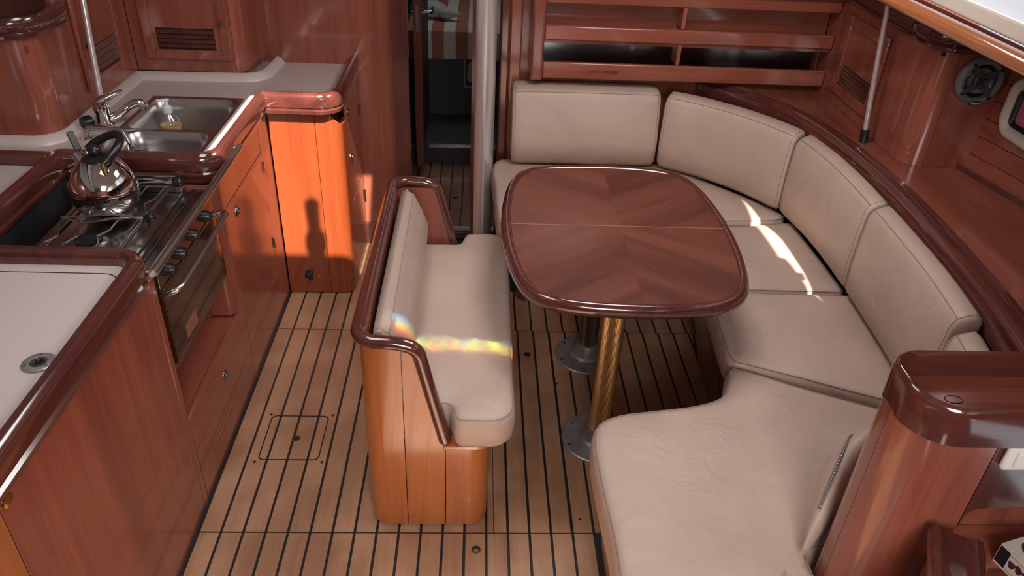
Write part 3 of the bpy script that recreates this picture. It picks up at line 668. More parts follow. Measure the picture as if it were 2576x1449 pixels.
od = MB().box(-.860, -.846, 1.770, 2.250, .535, .775).build('oven_door', GLASSD, sv, bevel=.003)
for z in (.5335, .775): MB().box(-.862, -.8455, 1.768, 2.252, z, z+.004).build('door_trim', STEEL, od)
for y in (1.766, 2.250): MB().box(-.862, -.8455, y, y+.004, .535, .777).build('door_trim', BRASSY, od)
hd = MB().tube(fillet([(-.846, 1.765, .765), (-.795, 1.765, .790), (-.795, 2.235, .790), (-.846, 2.235, .765)], .03), .0085, 12).build('handle', STEEL, od)
MB().box(-.846, -.8445, 1.86, 1.95, .555, .60).build('sticker', plain('sticker', (.28, .12, .09), .4), od)
MB().box(-.860, -.848, 1.768, 2.252, .782, .832).build('control_strip', DSTEEL, sv, bevel=.002)
for y in (1.84, 1.93, 2.04, 2.16): MB().lathe([(.019, 0), (.018, .012), (.013, .022), (0, .023)], (-.848, y, .806), (1, 0, 0), 20).build('control_knob', BLACK, sv)
cb = thing('crash_bar', 'steel crash bar across the front of the stove bay', 'bar', (-.822, 2.06, .90))
MB().tube([(-.8105, 1.665, .902), (-.8105, 2.49, .902)], .0115, 16).build('tube', STEEL, cb)
for y in (1.672, 2.475): MB().tube([(-.8105, y, .902), (-.8235, y, .904)], .006, 10).build('bracket', CHROME, cb)
kt = thing('kettle', 'polished steel whistling kettle with black handle on the stove', 'kettle', (-1.085, 2.075, .8755))
KC = V((-1.085, 2.075, .8755))
MB().lathe([(.066, 0), (.076, .003), (.087, .018), (.0925, .044), (.092, .066), (.085, .096), (.070, .124), (.052, .144), (.041, .152), (.0, .153)], KC, n=48).build('kettle_body', CHROME, kt)
MB().lathe([(.0932, .046), (.0938, .050), (.0932, .054)], KC, n=48, cap=False).build('body_seam', DSTEEL, kt)
ld = MB().lathe([(.040, .151), (.040, .155), (.028, .162), (.014, .165)], KC, n=28).build('lid', BLACK, kt)
MB().ball(KC+V((0, 0, .176)), .019, n=18).build('lid_knob', BLACK, ld)
A_, B_ = KC+V((.038, -.048, .160)), KC+V((-.044, .046, .160)); mid = (A_+B_)/2
arc = [mid+(A_-B_)/2*math.cos(t)*1.05+(V((.62, .50, 0)).normalized()*.075+V((0, 0, .045)))*math.sin(t) for t in [math.pi*k/16 for k in range(17)]]
hn = MB().tubes(arc, [.009]+[.0115]*15+[.009], 14).build('handle', BLACK, kt)
MB().tube([KC+V((.043, -.052, .128)), A_], .0075, 12).build('handle_clip', BRASSY, hn)
MB().tube([KC+V((-.044, .052, .130)), B_], .006, 12).build('handle_clip', CHROME, hn)
sp_ = MB().lathe([(.024, 0), (.019, .02), (.016, .04)], KC+V((-.052, .030, .118)), (-.7, .4, .8), 18).build('spout', CHROME, kt)
MB().obox(KC+V((-.066, .040, .160)), V((-.35, .25, .9)).normalized(), V((.5, .8, 0)).normalized(), V((.8, -.5, .4)).normalized(), 0, .055, -.010, .010, -.003, .003).build('whistle_flap', BLACK, sp_, bevel=.002)

# ------------------------------------------------------------ bench in the middle
bn = thing('bench', 'wooden bench seat in a warm-lit honey tone with a dark varnished rail', 'bench', (-.13, 2.14, 0))
def btop(i, p):
    if p.x > -.078: return .365
    if p.x > -.152: return .365+(-.078-p.x)/.074*.315
    return .70
def board(pts, top, z0=.004, mat=GOLD, th=.018):
    q = resample(pts, .02); t0 = (q[1]-q[0]).normalized()*.0012; t1 = (q[-1]-q[-2]).normalized()*.0012
    q[0] = q[0]+t0; q[-1] = q[-1]-t1
    return wall(q, z0, top, th).build('board', mat, bn)
R_ = .075
YE, YF, XL, XR = 1.64, 2.64, -.312, .050
pathA = fillet([(XL, 1.80, 0), (XL, YE, 0), (-.195, YE, 0)], R_, n=10)
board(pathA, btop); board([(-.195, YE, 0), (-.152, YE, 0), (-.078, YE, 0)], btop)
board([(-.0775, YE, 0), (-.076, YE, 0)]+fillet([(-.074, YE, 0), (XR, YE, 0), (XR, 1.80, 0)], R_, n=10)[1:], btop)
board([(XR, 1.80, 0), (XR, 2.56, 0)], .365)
board(fillet([(XR, 2.56, 0), (XR, YF, 0), (-.10, YF, 0)], R_, n=8), .365, mat=WOOD['z'])
board(fillet([(-.10, YF, 0), (XL, YF, 0), (XL, 2.50, 0)], R_, n=8), lambda i, p: .70 if p.x < -.152 else .365+(-.078-p.x)/.074*.315, mat=WOOD['z'])
board([(XL, 2.50, 0), (XL, 2.15, 0)], .70, mat=WOOD['z']); board([(XL, 2.15, 0), (XL, 1.80, 0)], .70, mat=WOOD['z'])
MB().prism([(p.x, p.y) for p in fillet([(XL+.02, 1.66, 0), (-.083, 1.66, 0), (-.083, 1.612, 0), (XR+.02, 1.612, 0), (XR+.02, 2.66, 0), (XL+.02, 2.62, 0)], [0, 0, .004, .06, .06, 0], True)], .352, .366).build('seat_board', GOLD, bn, bevel=.003)
rail = fillet([(-.078, YE-.004, .372), (-.150, YE-.004, .700), (-.20, YE-.002, .716), (XL, YE-.002, .722), (XL, 2.0, .722), (XL, YF+.002, .722), (-.185, YF+.002, .715), (-.150, YF+.002, .69), (-.09, YF+.002, .45)], [0, .05, .2, .08, 0, .08, .06, .05, 0], n=8)
ov = [(.021*math.cos(a), .019*math.sin(a)) for a in [2*math.pi*k/14 for k in range(14)]]
MB().sweep(rail, ov).build('top_rail', RAIL['y'], bn, angle=60)
cu = cushion('bench_seat_cushion', fillet([(-.272, 1.672, 0), (-.066, 1.672, 0), (-.046, 1.602, 0), (.122, 1.598, 0), (.128, 2.70, 0), (-.040, 2.69, 0), (-.062, 2.605, 0), (-.272, 2.605, 0)], [.02, .02, .03, .075, .085, .03, .02, .02], True, 8), .367, .480, LEATHER2, .028, .014,
             'long beige leather seat cushion on the wooden bench', 'cushion', group='cushions')
def back_section(p, n, z0, z1, lean, t0, t1, pad=.0, s=1.0):
    """closed section of a back cushion at p; n points to the sitter"""
    fb, ft = 0.0, -lean; bb, bt = -t0, -lean-t1
    pts = [(fb-.012, z0), (fb+.006, z0+.02), (fb+.010+pad, z0+(z1-z0)*.35), (ft*.65+.008+pad, z0+(z1-z0)*.68), (ft+.004, z1-.03), (ft-.006, z1-.008), (ft-.022, z1+.002), (bt+.02, z1+.012), (bt, z1), (bb-.004, z0+(z1-z0)*.5), (bb, z0)]
    cx = sum(q[0] for q in pts)/len(pts); cz = sum(q[1] for q in pts)/len(pts)
    return [V((p[0], p[1], 0))+V((n[0], n[1], 0))*(cx+(a-cx)*s)+V((0, 0, cz+(b-cz)*s)) for a, b in pts]
def back_cushion(name, path, z0, z1, lean, t0, t1, label, mat=LEATHER, pad=.012, flip=False, end=.02):
    P_ = resample([V((p[0], p[1], 0)) for p in path], .04); secs = []; m = len(P_)
    L = sum((P_[i+1]-P_[i]).length for i in range(m-1)); acc = 0
    nrm = []
    for i in range(m):
        t = (P_[min(m-1, i+1)]-P_[max(0, i-1)]).normalized(); n_ = V((t.y, -t.x, 0)) if not flip else V((-t.y, t.x, 0)); nrm.append((t, n_))
    for i in range(m):
        if i: acc += (P_[i]-P_[i-1]).length
        w = acc/L; bulge = pad*math.sin(math.pi*min(1, max(0, w)))**.5
        t, n_ = nrm[i]
        if i == 0:
            secs.append(back_section(P_[0]+t*.001, n_, z0, z1, lean, t0, t1, 0, .82)); secs.append(back_section(P_[0]+t*.004, n_, z0, z1, lean, t0, t1, 0, .93)); secs.append(back_section(P_[0]+t*end*.7, n_, z0, z1, lean, t0, t1, 0, .985))
        elif i == m-1:
            secs.append(back_section(P_[-1]-t*end*.7, n_, z0, z1, lean, t0, t1, 0, .985)); secs.append(back_section(P_[-1]-t*.004, n_, z0, z1, lean, t0, t1, 0, .93)); secs.append(back_section(P_[-1]-t*.001, n_, z0, z1, lean, t0, t1, 0, .82))
        else: secs.append(back_section(P_[i], n_, z0, z1, lean, t0, t1, bulge, 1.0))
    o = MB().loft(secs).build(name, mat, angle=75); tag(o, label, 'cushion', 'cushions')
    sm = [s[5]+V((0, 0, .0012)) for s in secs[2:-2]]
    MB().tube(sm, .0015, 6).build('seam', THREAD, o)
    for s in (secs[2], secs[-3]): MB().tube([q for q in s[1:9]], .0013, 6).build('seam', THREAD, o)
    return o
back_cushion('bench_back_cushion', [(-.192, 1.70), (-.192, 2.60)], .497, .700, .035, .085, .050, 'narrow beige leather back cushion tucked behind the bench rail', LEATHER2, .006)

# ------------------------------------------------------------ table
TZ = .735; TC = V((.480, 2.295))
half = [(.388, 0), (.384, .12), (.372, .24), (.350, .345), (.315, .420), (.250, .468), (.15, .492), (0, .502)]
q1 = half; q2 = [(-x, y) for x, y in reversed(half[:-1])]; up_ = q1+q2; dn = [(x, -y) for x, y in reversed(up_[1:-1])]
TO = [V((p.x+TC.x, p.y+TC.y)) for p in smooth([(x, y, 0) for x, y in up_+dn], True, 5)]
tb = thing('saloon_table', 'folding mahogany saloon table with chevron veneer and rounded corners', 'table', (TC.x, TC.y, 0))
def clip_half(pts, sgn, axis, c, eps=.0008):
    out = []; n = len(pts)
    for i in range(n):
        a, b = pts[i], pts[(i+1) % n]; da = (a[axis]-c)*sgn-eps; db = (b[axis]-c)*sgn-eps
        if da >= 0: out.append(V((a[0], a[1])))
        if (da >= 0) != (db >= 0):
            t = da/(da-db); out.append(V((a[0]+(b[0]-a[0])*t, a[1]+(b[1]-a[1])*t)))
    return out
inner = offset(ccw(TO), .026)
for sy in (1, -1):
    lf_ = clip_half(inner, sy, 1, TC.y)
    for sx in (1, -1):
        q = clip_half(lf_, sx, 0, TC.x+.01, .0001)
        MB().prism([(p.x, p.y) for p in ccw(q)], TZ-.026, TZ-.002).build('veneer_panel', VEN[sx*sy], tb)
    edge = [p for p in TO if (p.y-TC.y)*sy > .0006]
    o_ = clip_half(TO, sy, 1, TC.y)
    start = max(range(len(o_)), key=lambda i: (o_[i]-o_[i-1]).length)
    pth = o_[start:]+o_[:start]
    MB().sweep([(p.x, p.y, TZ) for p in pth], [(-.028, -.028), (.0, -.038), (-.004, -.038), (.004, -.030), (.006, -.018), (.004, -.006), (-.002, .002), (-.010, .005), (-.019, .003), (-.026, -.002), (-.028, -.006)][0:1]+[(-.004, -.040), (.004, -.033), (.007, -.018), (.004, -.005), (-.003, .003), (-.011, .006), (-.020, .003), (-.026, -.003), (-.028, -.008)]).build('edge_moulding', RAIL['y'], tb, angle=60)
MB().box(.10, .86, TC.y-.0012, TC.y+.0012, TZ-.02, TZ-.0015).build('hinge_line', plain('pale_joint', (.40, .20, .13), .4), tb)
for i, (c, gm) in enumerate((((.455, 2.035), GOLDM), ((.470, 2.525), DGOLD))):
    n = 96; R1 = .037
    prof = [((R1+(.0009 if k % 2 else -.0006))*math.cos(2*math.pi*k/n), (R1+(.0009 if k % 2 else -.0006))*math.sin(2*math.pi*k/n)) for k in range(n)]
    lg = MB().prism([(c[0]+x, c[1]+y) for x, y in prof], .055, TZ-.03).build('leg', gm, tb, angle=20, label='ribbed gold table leg' if i == 0 else 'ribbed dark table leg')
    fl = MB().lathe([(.132, 0), (.132, .006), (.128, .009), (.068, .013), (.058, .022), (.047, .06), (.043, .068), (.0385, .070)], (*c, 0), n=48).build('floor_flange', GREYM, lg, angle=30)
    for k in range(6):
        a = k*math.pi/3+.35; MB().lathe([(.006, 0), (.006, .002), (.003, .0022)], (c[0]+.115*math.cos(a), c[1]+.115*math.sin(a), .0085), n=10).build('screw', DSTEEL, fl)
    MB().box(c[0]-.09, c[0]+.09, c[1]-.07, c[1]+.07, TZ-.045, TZ-.028).build('top_bracket', GREYM, lg)

# ------------------------------------------------------------ settee
se = thing('settee_base', 'mahogany plinth of the curved settee, coloured dark as if shaded', 'settee', (.95, 2.2, 0))
bpth = fillet([(.398, .95, 0), (.398, 1.60, 0), (.86, 1.74, 0), (.915, 2.24, 0), (.965, 2.92, 0), (.19, 2.92, 0), (.165, 3.54, 0)], [0, .06, .12, .3, .12, .05, 0], n=8)
bpth = list(reversed(bpth))
wall(resample(bpth, .06), 0, .3655, .018).build('plinth', RAIL['x'], se)  # dark rail wood puts the shadow below the seat into the colour
MB().prism([(p.x, p.y) for p in ccw([V((p.x, p.y)) for p in bpth]+[V((.755, .95)), V((.755, 1.185)), V((1.30, 1.185)), V((1.38, 2.6)), V((1.05, 3.54))])], .35, .366).build('seat_board', RAIL['x'], se)
SZ = .480
cushion('seat_cushion', smooth([(.10, 2.775, 0), (.085, 2.86, 0), (.078, 3.10, 0), (.088, 3.42, 0), (.30, 3.44, 0), (.84, 3.44, 0), (1.10, 3.22, 0), (1.33, 2.908, 0), (1.10, 2.852, 0), (.90, 2.855, 0), (.80, 2.842, 0), (.70, 2.79, 0), (.45, 2.765, 0), (.20, 2.765, 0)], True, 5), .367, SZ, LEATHER2, .03, .012,
        'beige seat cushion against the forward bulkhead, beside the mast', group='cushions')
cushion('seat_cushion', fillet([(.845, 2.320, 0), (1.36, 2.312, 0), (1.345, 2.868, 0), (1.12, 2.818, 0), (.905, 2.820, 0)], [.03, .02, .03, .3, .04], True, 6), .367, SZ-.004, LEATHER2, .03, .012,
        'beige seat cushion with a bright sun stripe right of the table', group='cushions')
cushion('seat_cushion', smooth([(.838, 2.28, 0), (.832, 2.20, 0), (.820, 2.05, 0), (.812, 1.94, 0), (.822, 1.888, 0), (.87, 1.868, 0), (1.02, 1.806, 0), (1.26, 1.704, 0), (1.33, 1.730, 0), (1.37, 2.0, 0), (1.37, 2.27, 0), (1.33, 2.295, 0), (1.1, 2.298, 0), (.88, 2.305, 0)], True, 5), .367, SZ, LEATHER2, .03, .012,
        'beige seat cushion at the right between sun stripe cushion and large near cushion', group='cushions')
cushion('seat_cushion', smooth([(.345, 1.00, 0), (.337, 1.20, 0), (.328, 1.40, 0), (.330, 1.53, 0), (.352, 1.60, 0), (.42, 1.640, 0), (.52, 1.660, 0), (.65, 1.685, 0), (.735, 1.725, 0), (.775, 1.80, 0), (.795, 1.852, 0), (.84, 1.855, 0), (1.0, 1.77, 0), (1.25, 1.655, 0), (1.33, 1.60, 0), (1.30, 1.35, 0), (1.26, 1.195, 0), (1.10, 1.188, 0), (.96, 1.180, 0), (.87, 1.179, 0), (.814, 1.172, 0), (.796, 1.14, 0), (.796, 1.05, 0), (.790, .97, 0), (.65, .95, 0), (.45, .95, 0)], True, 5), .367, SZ+.002, LEATHER, .032, .014,
        'large worn beige seat cushion in the right foreground', group='cushions')
back_cushion('back_cushion', [(.155, 3.335), (.45, 3.345), (.835, 3.345)], .497, .835, .04, .14, .125, 'beige back cushion below the bookshelf, nearest the mast')
back_cushion('back_cushion', smooth([(.842, 3.345, 0), (1.00, 3.245, 0), (1.16, 3.09, 0), (1.285, 2.905, 0)], n=5), .497, .840, .0, .080, .076, 'beige back cushion curving round the settee corner')
back_cushion('back_cushion', smooth([(1.288, 2.895, 0), (1.318, 2.70, 0), (1.328, 2.50, 0), (1.325, 2.285, 0)], n=5), .497, .842, .0, .072, .068, 'beige back cushion behind the sun stripe seat')
back_cushion('back_cushion', smooth([(1.325, 2.275, 0), (1.318, 2.10, 0), (1.302, 1.85, 0), (1.270, 1.615, 0)], n=5), .497, .842, .0, .072, .068, 'beige back cushion nearest the tray locker')
back_cushion('back_cushion', smooth([(1.262, 1.605, 0), (1.232, 1.46, 0), (1.195, 1.32, 0)], n=4), .497, .815, .0, .070, .066, 'back cushion half hidden behind the tray locker', LEATHER2, flip=False)

# coaming rail and ledge behind the settee
co = thing('coaming_rail', 'thick curved mahogany coaming behind the settee backs', 'rail', (1.4, 2.4, .8))
cp = smooth([(1.045, 3.545, 0), (1.16, 3.43, 0), (1.30, 3.20, 0), (1.380, 2.95, 0), (1.417, 2.70, 0), (1.434, 2.45, 0), (1.430, 2.20, 0), (1.412, 1.95, 0), (1.388, 1.70, 0), (1.350, 1.48, 0), (1.28, 1.20, 0)], n=6)
MB().sweep([(p.x, p.y, .80) for p in cp], [(-0.08, 0), (-0.08, 0.052), (-0.074, 0.058), (-0.054, 0.06), (-0.048, 0.069), (-0.034, 0.075), (-0.016, 0.074), (-0.004, 0.066), (-0.0, 0.056), (0.006, 0.05), (0.024, 0.05), (0.028, 0.044), (0.028, 0)][::-1]).build('moulding', RAIL['y'], co, angle=35)
wall([(p.x+.045, p.y, 0) for p in reversed(cp[4:])], .37, .80, .02).build('back_panel', RAIL['x'], co)
lg_in = [V((cp[i].x, cp[i].y))+V((-(cp[min(i+1, len(cp)-1)]-cp[max(i-1, 0)]).y, (cp[min(i+1, len(cp)-1)]-cp[max(i-1, 0)]).x)).normalized()*.0805 for i in range(len(cp))]
lg_in = [p for p in lg_in if p.y < 3.54]
hull = [(1.60, 3.545), (1.72, 3.1), (1.79, 2.60), (1.855, 2.28), (1.92, 1.8), (1.96, 1.2)]
le = MB().prism([(p[0], p[1]) for p in ccw(lg_in+[V(p) for p in reversed([(1.95, 3.545), (1.95, 2.6), (1.95, 2.2), (1.98, 1.2)])])], .835, .852).build('ledge', WOOD['y']); tag(le, 'flat mahogany ledge behind the settee coaming', 'ledge')
struct(MB().box(2.26, 2.3, -1.9, 3.6, 0, 1.48).build('wall_starboard_shell', DARK), 'starboard hull shell behind the lining')
# hull lining of planks, leaning outwards
hl = sempty('wall_starboard', 'mahogany plank lining of the starboard hull side'); 
hb = smooth([(1.793, 2.615, 0), (1.80, 2.57, 0), (1.855, 2.28, 0), (1.92, 1.8, 0), (1.97, 1.2, 0)], n=5)
for k in range(9):
    z0 = .852+k*.066; a = .10*(z0-.852); a1 = .10*(z0+.064-.852)
    secs = [[(p.x+a, p.y, z0), (p.x+a1, p.y, z0+.063), (p.x+a1+.014, p.y, z0+.063), (p.x+a+.014, p.y, z0)] for p in hb]
    MB().loft(secs).build('plank', WOOD['y'], hl)
MB().sweep([(p.x-.008, p.y, .852) for p in hb], [(-.008, 0), (.012, 0), (.012, .022), (-.008, .008)]).build('cove_batten', RAIL['y'], hl)
MB().loft([[(p.x+.02, p.y, .5), (p.x+.09, p.y, 1.46), (p.x+.12, p.y, 1.46), (p.x+.05, p.y, .5)] for p in hb]).build('hull_backing', DARK, hl)
# porthole
win = sempty('window_1', 'small cream-framed porthole in the hull lining')
def wring(U0, x, d, r, ins): return [(x, p[0], p[1]) for p in rrect(2.10+ins, 2.525-ins, 1.022+ins, 1.235-ins, max(.01, r-ins), 7)]
MB().loft([wring(0, 1.84, 0, .07, 0), wring(0, 1.815, 0, .07, .004), wring(0, 1.808, 0, .07, .015), wring(0, 1.812, 0, .07, .030), wring(0, 1.83, 0, .07, .042), wring(0, 1.85, 0, .07, .046)], caps=False).build('frame', CREAM, win, angle=70)
MB().loft([wring(0, 1.828, 0, .07, .041), wring(0, 1.822, 0, .07, .045), wring(0, 1.825, 0, .07, .054), wring(0, 1.84, 0, .07, .056)], caps=False).build('gasket', BLACK, win, angle=70)
MB().prism([(p[0], p[1]) for p in rrect(0, 1, 0, 1, .1)], 0, 0) if False else None
MB().oprism((1.838, 0, 0), (0, 1, 0), (0, 0, 1), (1, 0, 0), rrect(2.15, 2.475, 1.072, 1.185, .03), 0, .006).build('pane', PINK, win)

# starboard locker with louvred door and loudspeaker
sl = thing('starboard_locker', 'mahogany locker with louvred door and loudspeaker on the starboard ledge', 'locker', (1.7, 3.05, .852))
pp = resample(fillet([(1.577, 3.523, 0), (1.577, 2.595, 0), (1.845, 2.588, 0)], .075, n=10), .05)
cuts = [0, min(range(len(pp)), key=lambda i: abs(pp[i].y-2.90)+10*abs(pp[i].x-1.575)), min(range(len(pp)), key=lambda i: abs(pp[i].y-2.72)+10*abs(pp[i].x-1.575)), min(range(len(pp)), key=lambda i: abs(pp[i].x-1.675)+10*abs(pp[i].y-2.592)), len(pp)-1]
for a, b in zip(cuts[:-1], cuts[1:]):
    q = list(pp[a:b+1]); t = (q[-1]-q[-2]).normalized()*.0015; q[-1] = q[-1]-t
    wall(q, .853, 1.272, .016).build('board', WOOD['z'], sl)
MB().box(1.594, 1.80, 2.61, 3.40, 1.255, 1.268).build('tray_floor', DARK, sl)
MB().sweep([(p.x, p.y, 1.2735) for p in fillet([(1.568, 3.392, 0), (1.568, 2.588, 0), (1.845, 2.581, 0)], .085, n=10)], [(-.022, .0), (.006, 0), (.013, .006), (.014, .014), (.008, .020), (.015, .027), (.016, .050), (.009, .060), (-.008, .062), (-.020, .055)]).build('tray_rim', RAIL['y'], sl)
louvre_door(sl, (1.575, 3.315, .905), (0, -1, 0), (0, 0, 1), (-1, 0, 0), .385, .325, (.045, .125), .05, .335, 5, None, st=.045)
sp = thing('loudspeaker', 'round grey car loudspeaker with crossed spokes on the locker', 'loudspeaker', (1.738, 2.584, 1.175))
C0 = V((1.738, 2.585, 1.184)); NX = V((0, -1, 0))
MB().lathe([(.083, 0), (.084, .006), (.080, .016), (.070, .022), (.062, .020), (.058, .012), (.057, .004)], C0, NX, 48, cap=False).build('surround', GREY, sp)
MB().lathe([(.058, .006), (.050, .010), (.044, .006)], C0, NX, 40, cap=False).build('rubber_edge', BLACK, sp)
MB().lathe([(.045, .008), (.030, .0025), (.0, .001)], C0, NX, 40, cap=False).build('cone', plain('cone_grey', (.22, .20, .19), .35), sp)
MB().lathe([(.026, .004), (.027, .018), (.022, .022), (.020, .018), (.0, .016)], C0, NX, 32).build('tweeter', DGREY, sp)
Ux, Uz = V((1, 0, 0)), V((0, 0, 1))
for k in range(4):
    a = math.radians(38+90*k); dv = Ux*math.cos(a)+Uz*math.sin(a); pv = Ux*-math.sin(a)+Uz*math.cos(a)
    o_ = MB(); o_.oprism(C0, dv, pv, NX, [(.024, -.013), (.074, -.005), (.074, .005), (.024, .013)], .017, .0215); o_.build('spoke', DGREY, sp, bevel=.0015)
    MB().lathe([(.006, .019), (.006, .024), (0, .0245)], C0+dv*.071, NX, 12).build('screw', BLACK, sp)
    o_ = MB(); o_.oprism(C0, dv, pv, NX, [(.003, -.0018), (.019, -.003), (.019, .003), (.003, .0018)], .017, .0205); o_.build('tweeter_fin', BLACK, sp)
pt2 = MB().obox(C0+Uz*-.074+NX*.019, Ux, Uz, NX, -.018, .018, -.008, .006, 0, .003).build('badge', BLACK, sp)
text_part('badge_lettering', 'Magnat', .0115, C0+Uz*-.075+NX*.0225, Ux, Uz, WHITE, pt2, shear=.2)
sgp = thing('grab_pole', 'slim steel grab pole in front of the starboard locker', 'pole', (1.53, 2.84, .855))
MB().tube([(1.527, 2.83, .857), (1.50, 2.86, 1.20), (1.478, 2.87, 1.44)], .010, 14).build('tube', MASTM, sgp)
MB().lathe([(.017, 0), (.017, .045), (.0125, .048)], (1.527, 2.83, .8545), (-.06, .06, 1), 18).build('rubber_foot', BLACK, sgp)

# bookshelf
bk = thing('bookshelf', 'open mahogany bookshelf with rails on the starboard bulkhead', 'bookshelf', (.9, 3.5, .87))
MB().box(.286, 1.574, 3.5255, 3.549, 1.048, 1.6).build('back_panel', WOOD['x'], bk)
MB().box(.28, 1.58, 3.96, 3.98, .87, 1.07).box(.28, 1.58, 3.592, 3.96, .87, .888).box(.28, 1.58, 3.592, 3.96, 1.048, 1.07).box(.268, .288, 3.592, 3.98, .87, 1.07).box(1.572, 1.592, 3.592, 3.98, .87, 1.07).build('deep_recess', RAIL['x'], bk)
MB().box(.228, .285, 3.415, 3.545, .868, 1.6).build('end_post', WOOD['z'], bk, bevel=.012, seg=3)
for z in (.8785, 1.034): MB().box(.286, 1.574, 3.44, 3.525, z, z+.013).build('shelf_board', WOOD['x'], bk)
rl = None
for z0, z1 in ((.882, .955), (1.052, 1.113), (1.207, 1.26)):
    o_ = MB().box(.285, 1.574, 3.418, 3.440, z0, z1).build('fiddle', WOOD['x'], bk, bevel=.006, seg=3)
    if rl is None: rl = o_
for z0, z1 in ((.956, 1.048), (1.114, 1.206)): MB().box(.882, .900, 3.425, 3.525, z0, z1).build('divider', WOOD['z'], bk, bevel=.002)
text_part('lettering', 'SAFETY HARNESS', .0165, (.560, 3.4172, .918), (1, 0, 0), (0, 0, 1), BLACK, rl)
MB().box(.285, 1.574, 3.40, 3.524, 1.2605, 1.30).build('top_board', WOOD['x'], bk, bevel=.008)

# handrail and cabin-side window, upper right
hr = thing('handrail', 'varnished wooden handrail at the upper right', 'handrail', (1.15, 2.0, 1.5))
MB().sweep([(1.170, 2.9, 1.505), (1.176, 2.2, 1.505), (1.188, 1.2, 1.505), (1.195, .3, 1.505)], [(.021*math.cos(2*math.pi*k/16), .021*math.sin(2*math.pi*k/16)) for k in range(16)]).build('rail', wood('handrail_wood', (.26, .075, .03), (.42, .15, .06), 'y', rough=.15, coat=1.0), hr, angle=70)
for y in (2.75, 1.55, .6): MB().box(1.18, 1.33, y-.02, y+.02, 1.487, 1.500).build('bracket', STEEL, hr)
w2 = sempty('window_2', 'long cabin-side window above the handrail')
fr = MB()
fr.box(1.338, 1.356, -1.9, 3.545, 1.482, 1.53); fr.box(1.316, 1.334, -1.9, 3.545, 2.06, 2.1); fr.box(1.325, 1.356, -1.9, 1.21, 1.53, 2.06); fr.box(1.325, 1.356, 2.75, 3.545, 1.53, 2.06)
fr.build('cream_frame', CREAM, w2, bevel=.012, seg=3)
MB().loft([[(1.346, y, 1.53), (1.328, y, 2.06), (1.332, y, 2.06), (1.350, y, 1.53)] for y in (1.21, 2.75)]).build('glass', GLASSW, w2)
m_, n_, l_, b_ = newmat('white_translucent'); tr_ = n_.new('ShaderNodeBsdfTranslucent'); tr_.inputs[0].default_value = (.85, .88, .92, 1); df_ = n_.new('ShaderNodeBsdfDiffuse'); df_.inputs[0].default_value = (.8, .82, .85, 1)
mx_ = n_.new('ShaderNodeMixShader'); mx_.inputs[0].default_value = .4; l_.new(tr_.outputs[0], mx_.inputs[1]); l_.new(df_.outputs[0], mx_.inputs[2]); l_.new(mx_.outputs[0], n_['Material Output'].inputs[0])
MB().loft([[(1.339, y, 1.531), (1.321, y, 2.058), (1.324, y, 2.058), (1.342, y, 1.531)] for y in (1.80, 2.75)]).build('sun_limit_panel', m_, w2, label='white translucent panel added to shorten the sun stripe')  # added sheet, ends the sun stripe and reads as plain white

# ------------------------------------------------------------ tray locker, pillow and bin in the right foreground
tl = thing('tray_locker', 'rounded mahogany locker column with a fiddled tray top, right foreground', 'locker', (1.0, 1.05, .0))
def openz(i, p): return .99
cpn = fillet([(1.60, 1.165, 0), (.803, 1.165, 0), (.803, 1.018, 0), (.985, 1.018, 0)], [0, .055, .088, 0], n=12)
q = resample(cpn, .04)
ks = [0, min(range(len(q)), key=lambda i: abs(q[i].y-1.094)+10*abs(q[i].x-.803)), len(q)-1]
for a, b, mm in zip(ks[:-1], ks[1:], (WOOD['z'], WOOD['z'])):
    s_ = list(q[a:b+1]); t = (s_[-1]-s_[-2]).normalized()*.0015; s_[-1] = s_[-1]-t
    wall(s_, .0, .99, .018).build('board', mm, tl)
# face towards the viewer with a round-cornered opening
MB().oprism((0, 1.018, 0), (1, 0, 0), (0, 0, 1), (0, 1, 0), [(.986, .99), (.986, .74)]+[(p.x, p.y) for p in fillet([(.988, .74, 0), (.990, .792, 0), (1.2, .806, 0)], .045, n=8)]+[(1.6, .81), (1.6, .99)], 0, .018).build('board', RAIL['z'], tl)
tr = fillet([(1.60, 1.176, 0), (.811, 1.176, 0), (.808, .998, 0), (1.60, .998, 0)], [0, .06, .112, 0], n=12)
MB().sweep([(p.x, p.y, .985) for p in tr], [(.006, .020), (.006, 0), (-.008, 0), (-.014, .008), (-.015, .018), (-.008, .024), (-.016, .032), (-.017, .066), (-.010, .080), (-.003, .084), (.003, .080), (.006, .068)][::-1]).build('tray_rim', RAIL['x'], tl, angle=50)
MB().prism([(p.x, p.y) for p in ccw([V((p.x, p.y)) for p in tr])], 1.002, 1.014).build('tray_floor', WOOD['x'], tl)
MB().tube([(p.x, p.y, 1.0145) for p in smooth([(.902, 1.095, 0), (.915, 1.103, 0), (.932, 1.098, 0), (.933, 1.085, 0), (.918, 1.080, 0), (.904, 1.085, 0)], True, 4)], .0008, 6, True).build('ring_stain', GROOVE, tl)
MB().box(1.0, 1.6, 1.040, 1.145, .58, .595).build('shelf', WOOD['x'], tl)
swt = tag(MB().box(.998, 1.09, 1.003, 1.017, .915, .975).build('wall_switch', WHITE, bevel=.006), 'white plastic switch plate below the tray', 'switch')
MB().box(1.014, 1.074, .997, 1.005, .926, .964).build('rocker', WHITE, swt, bevel=.004)
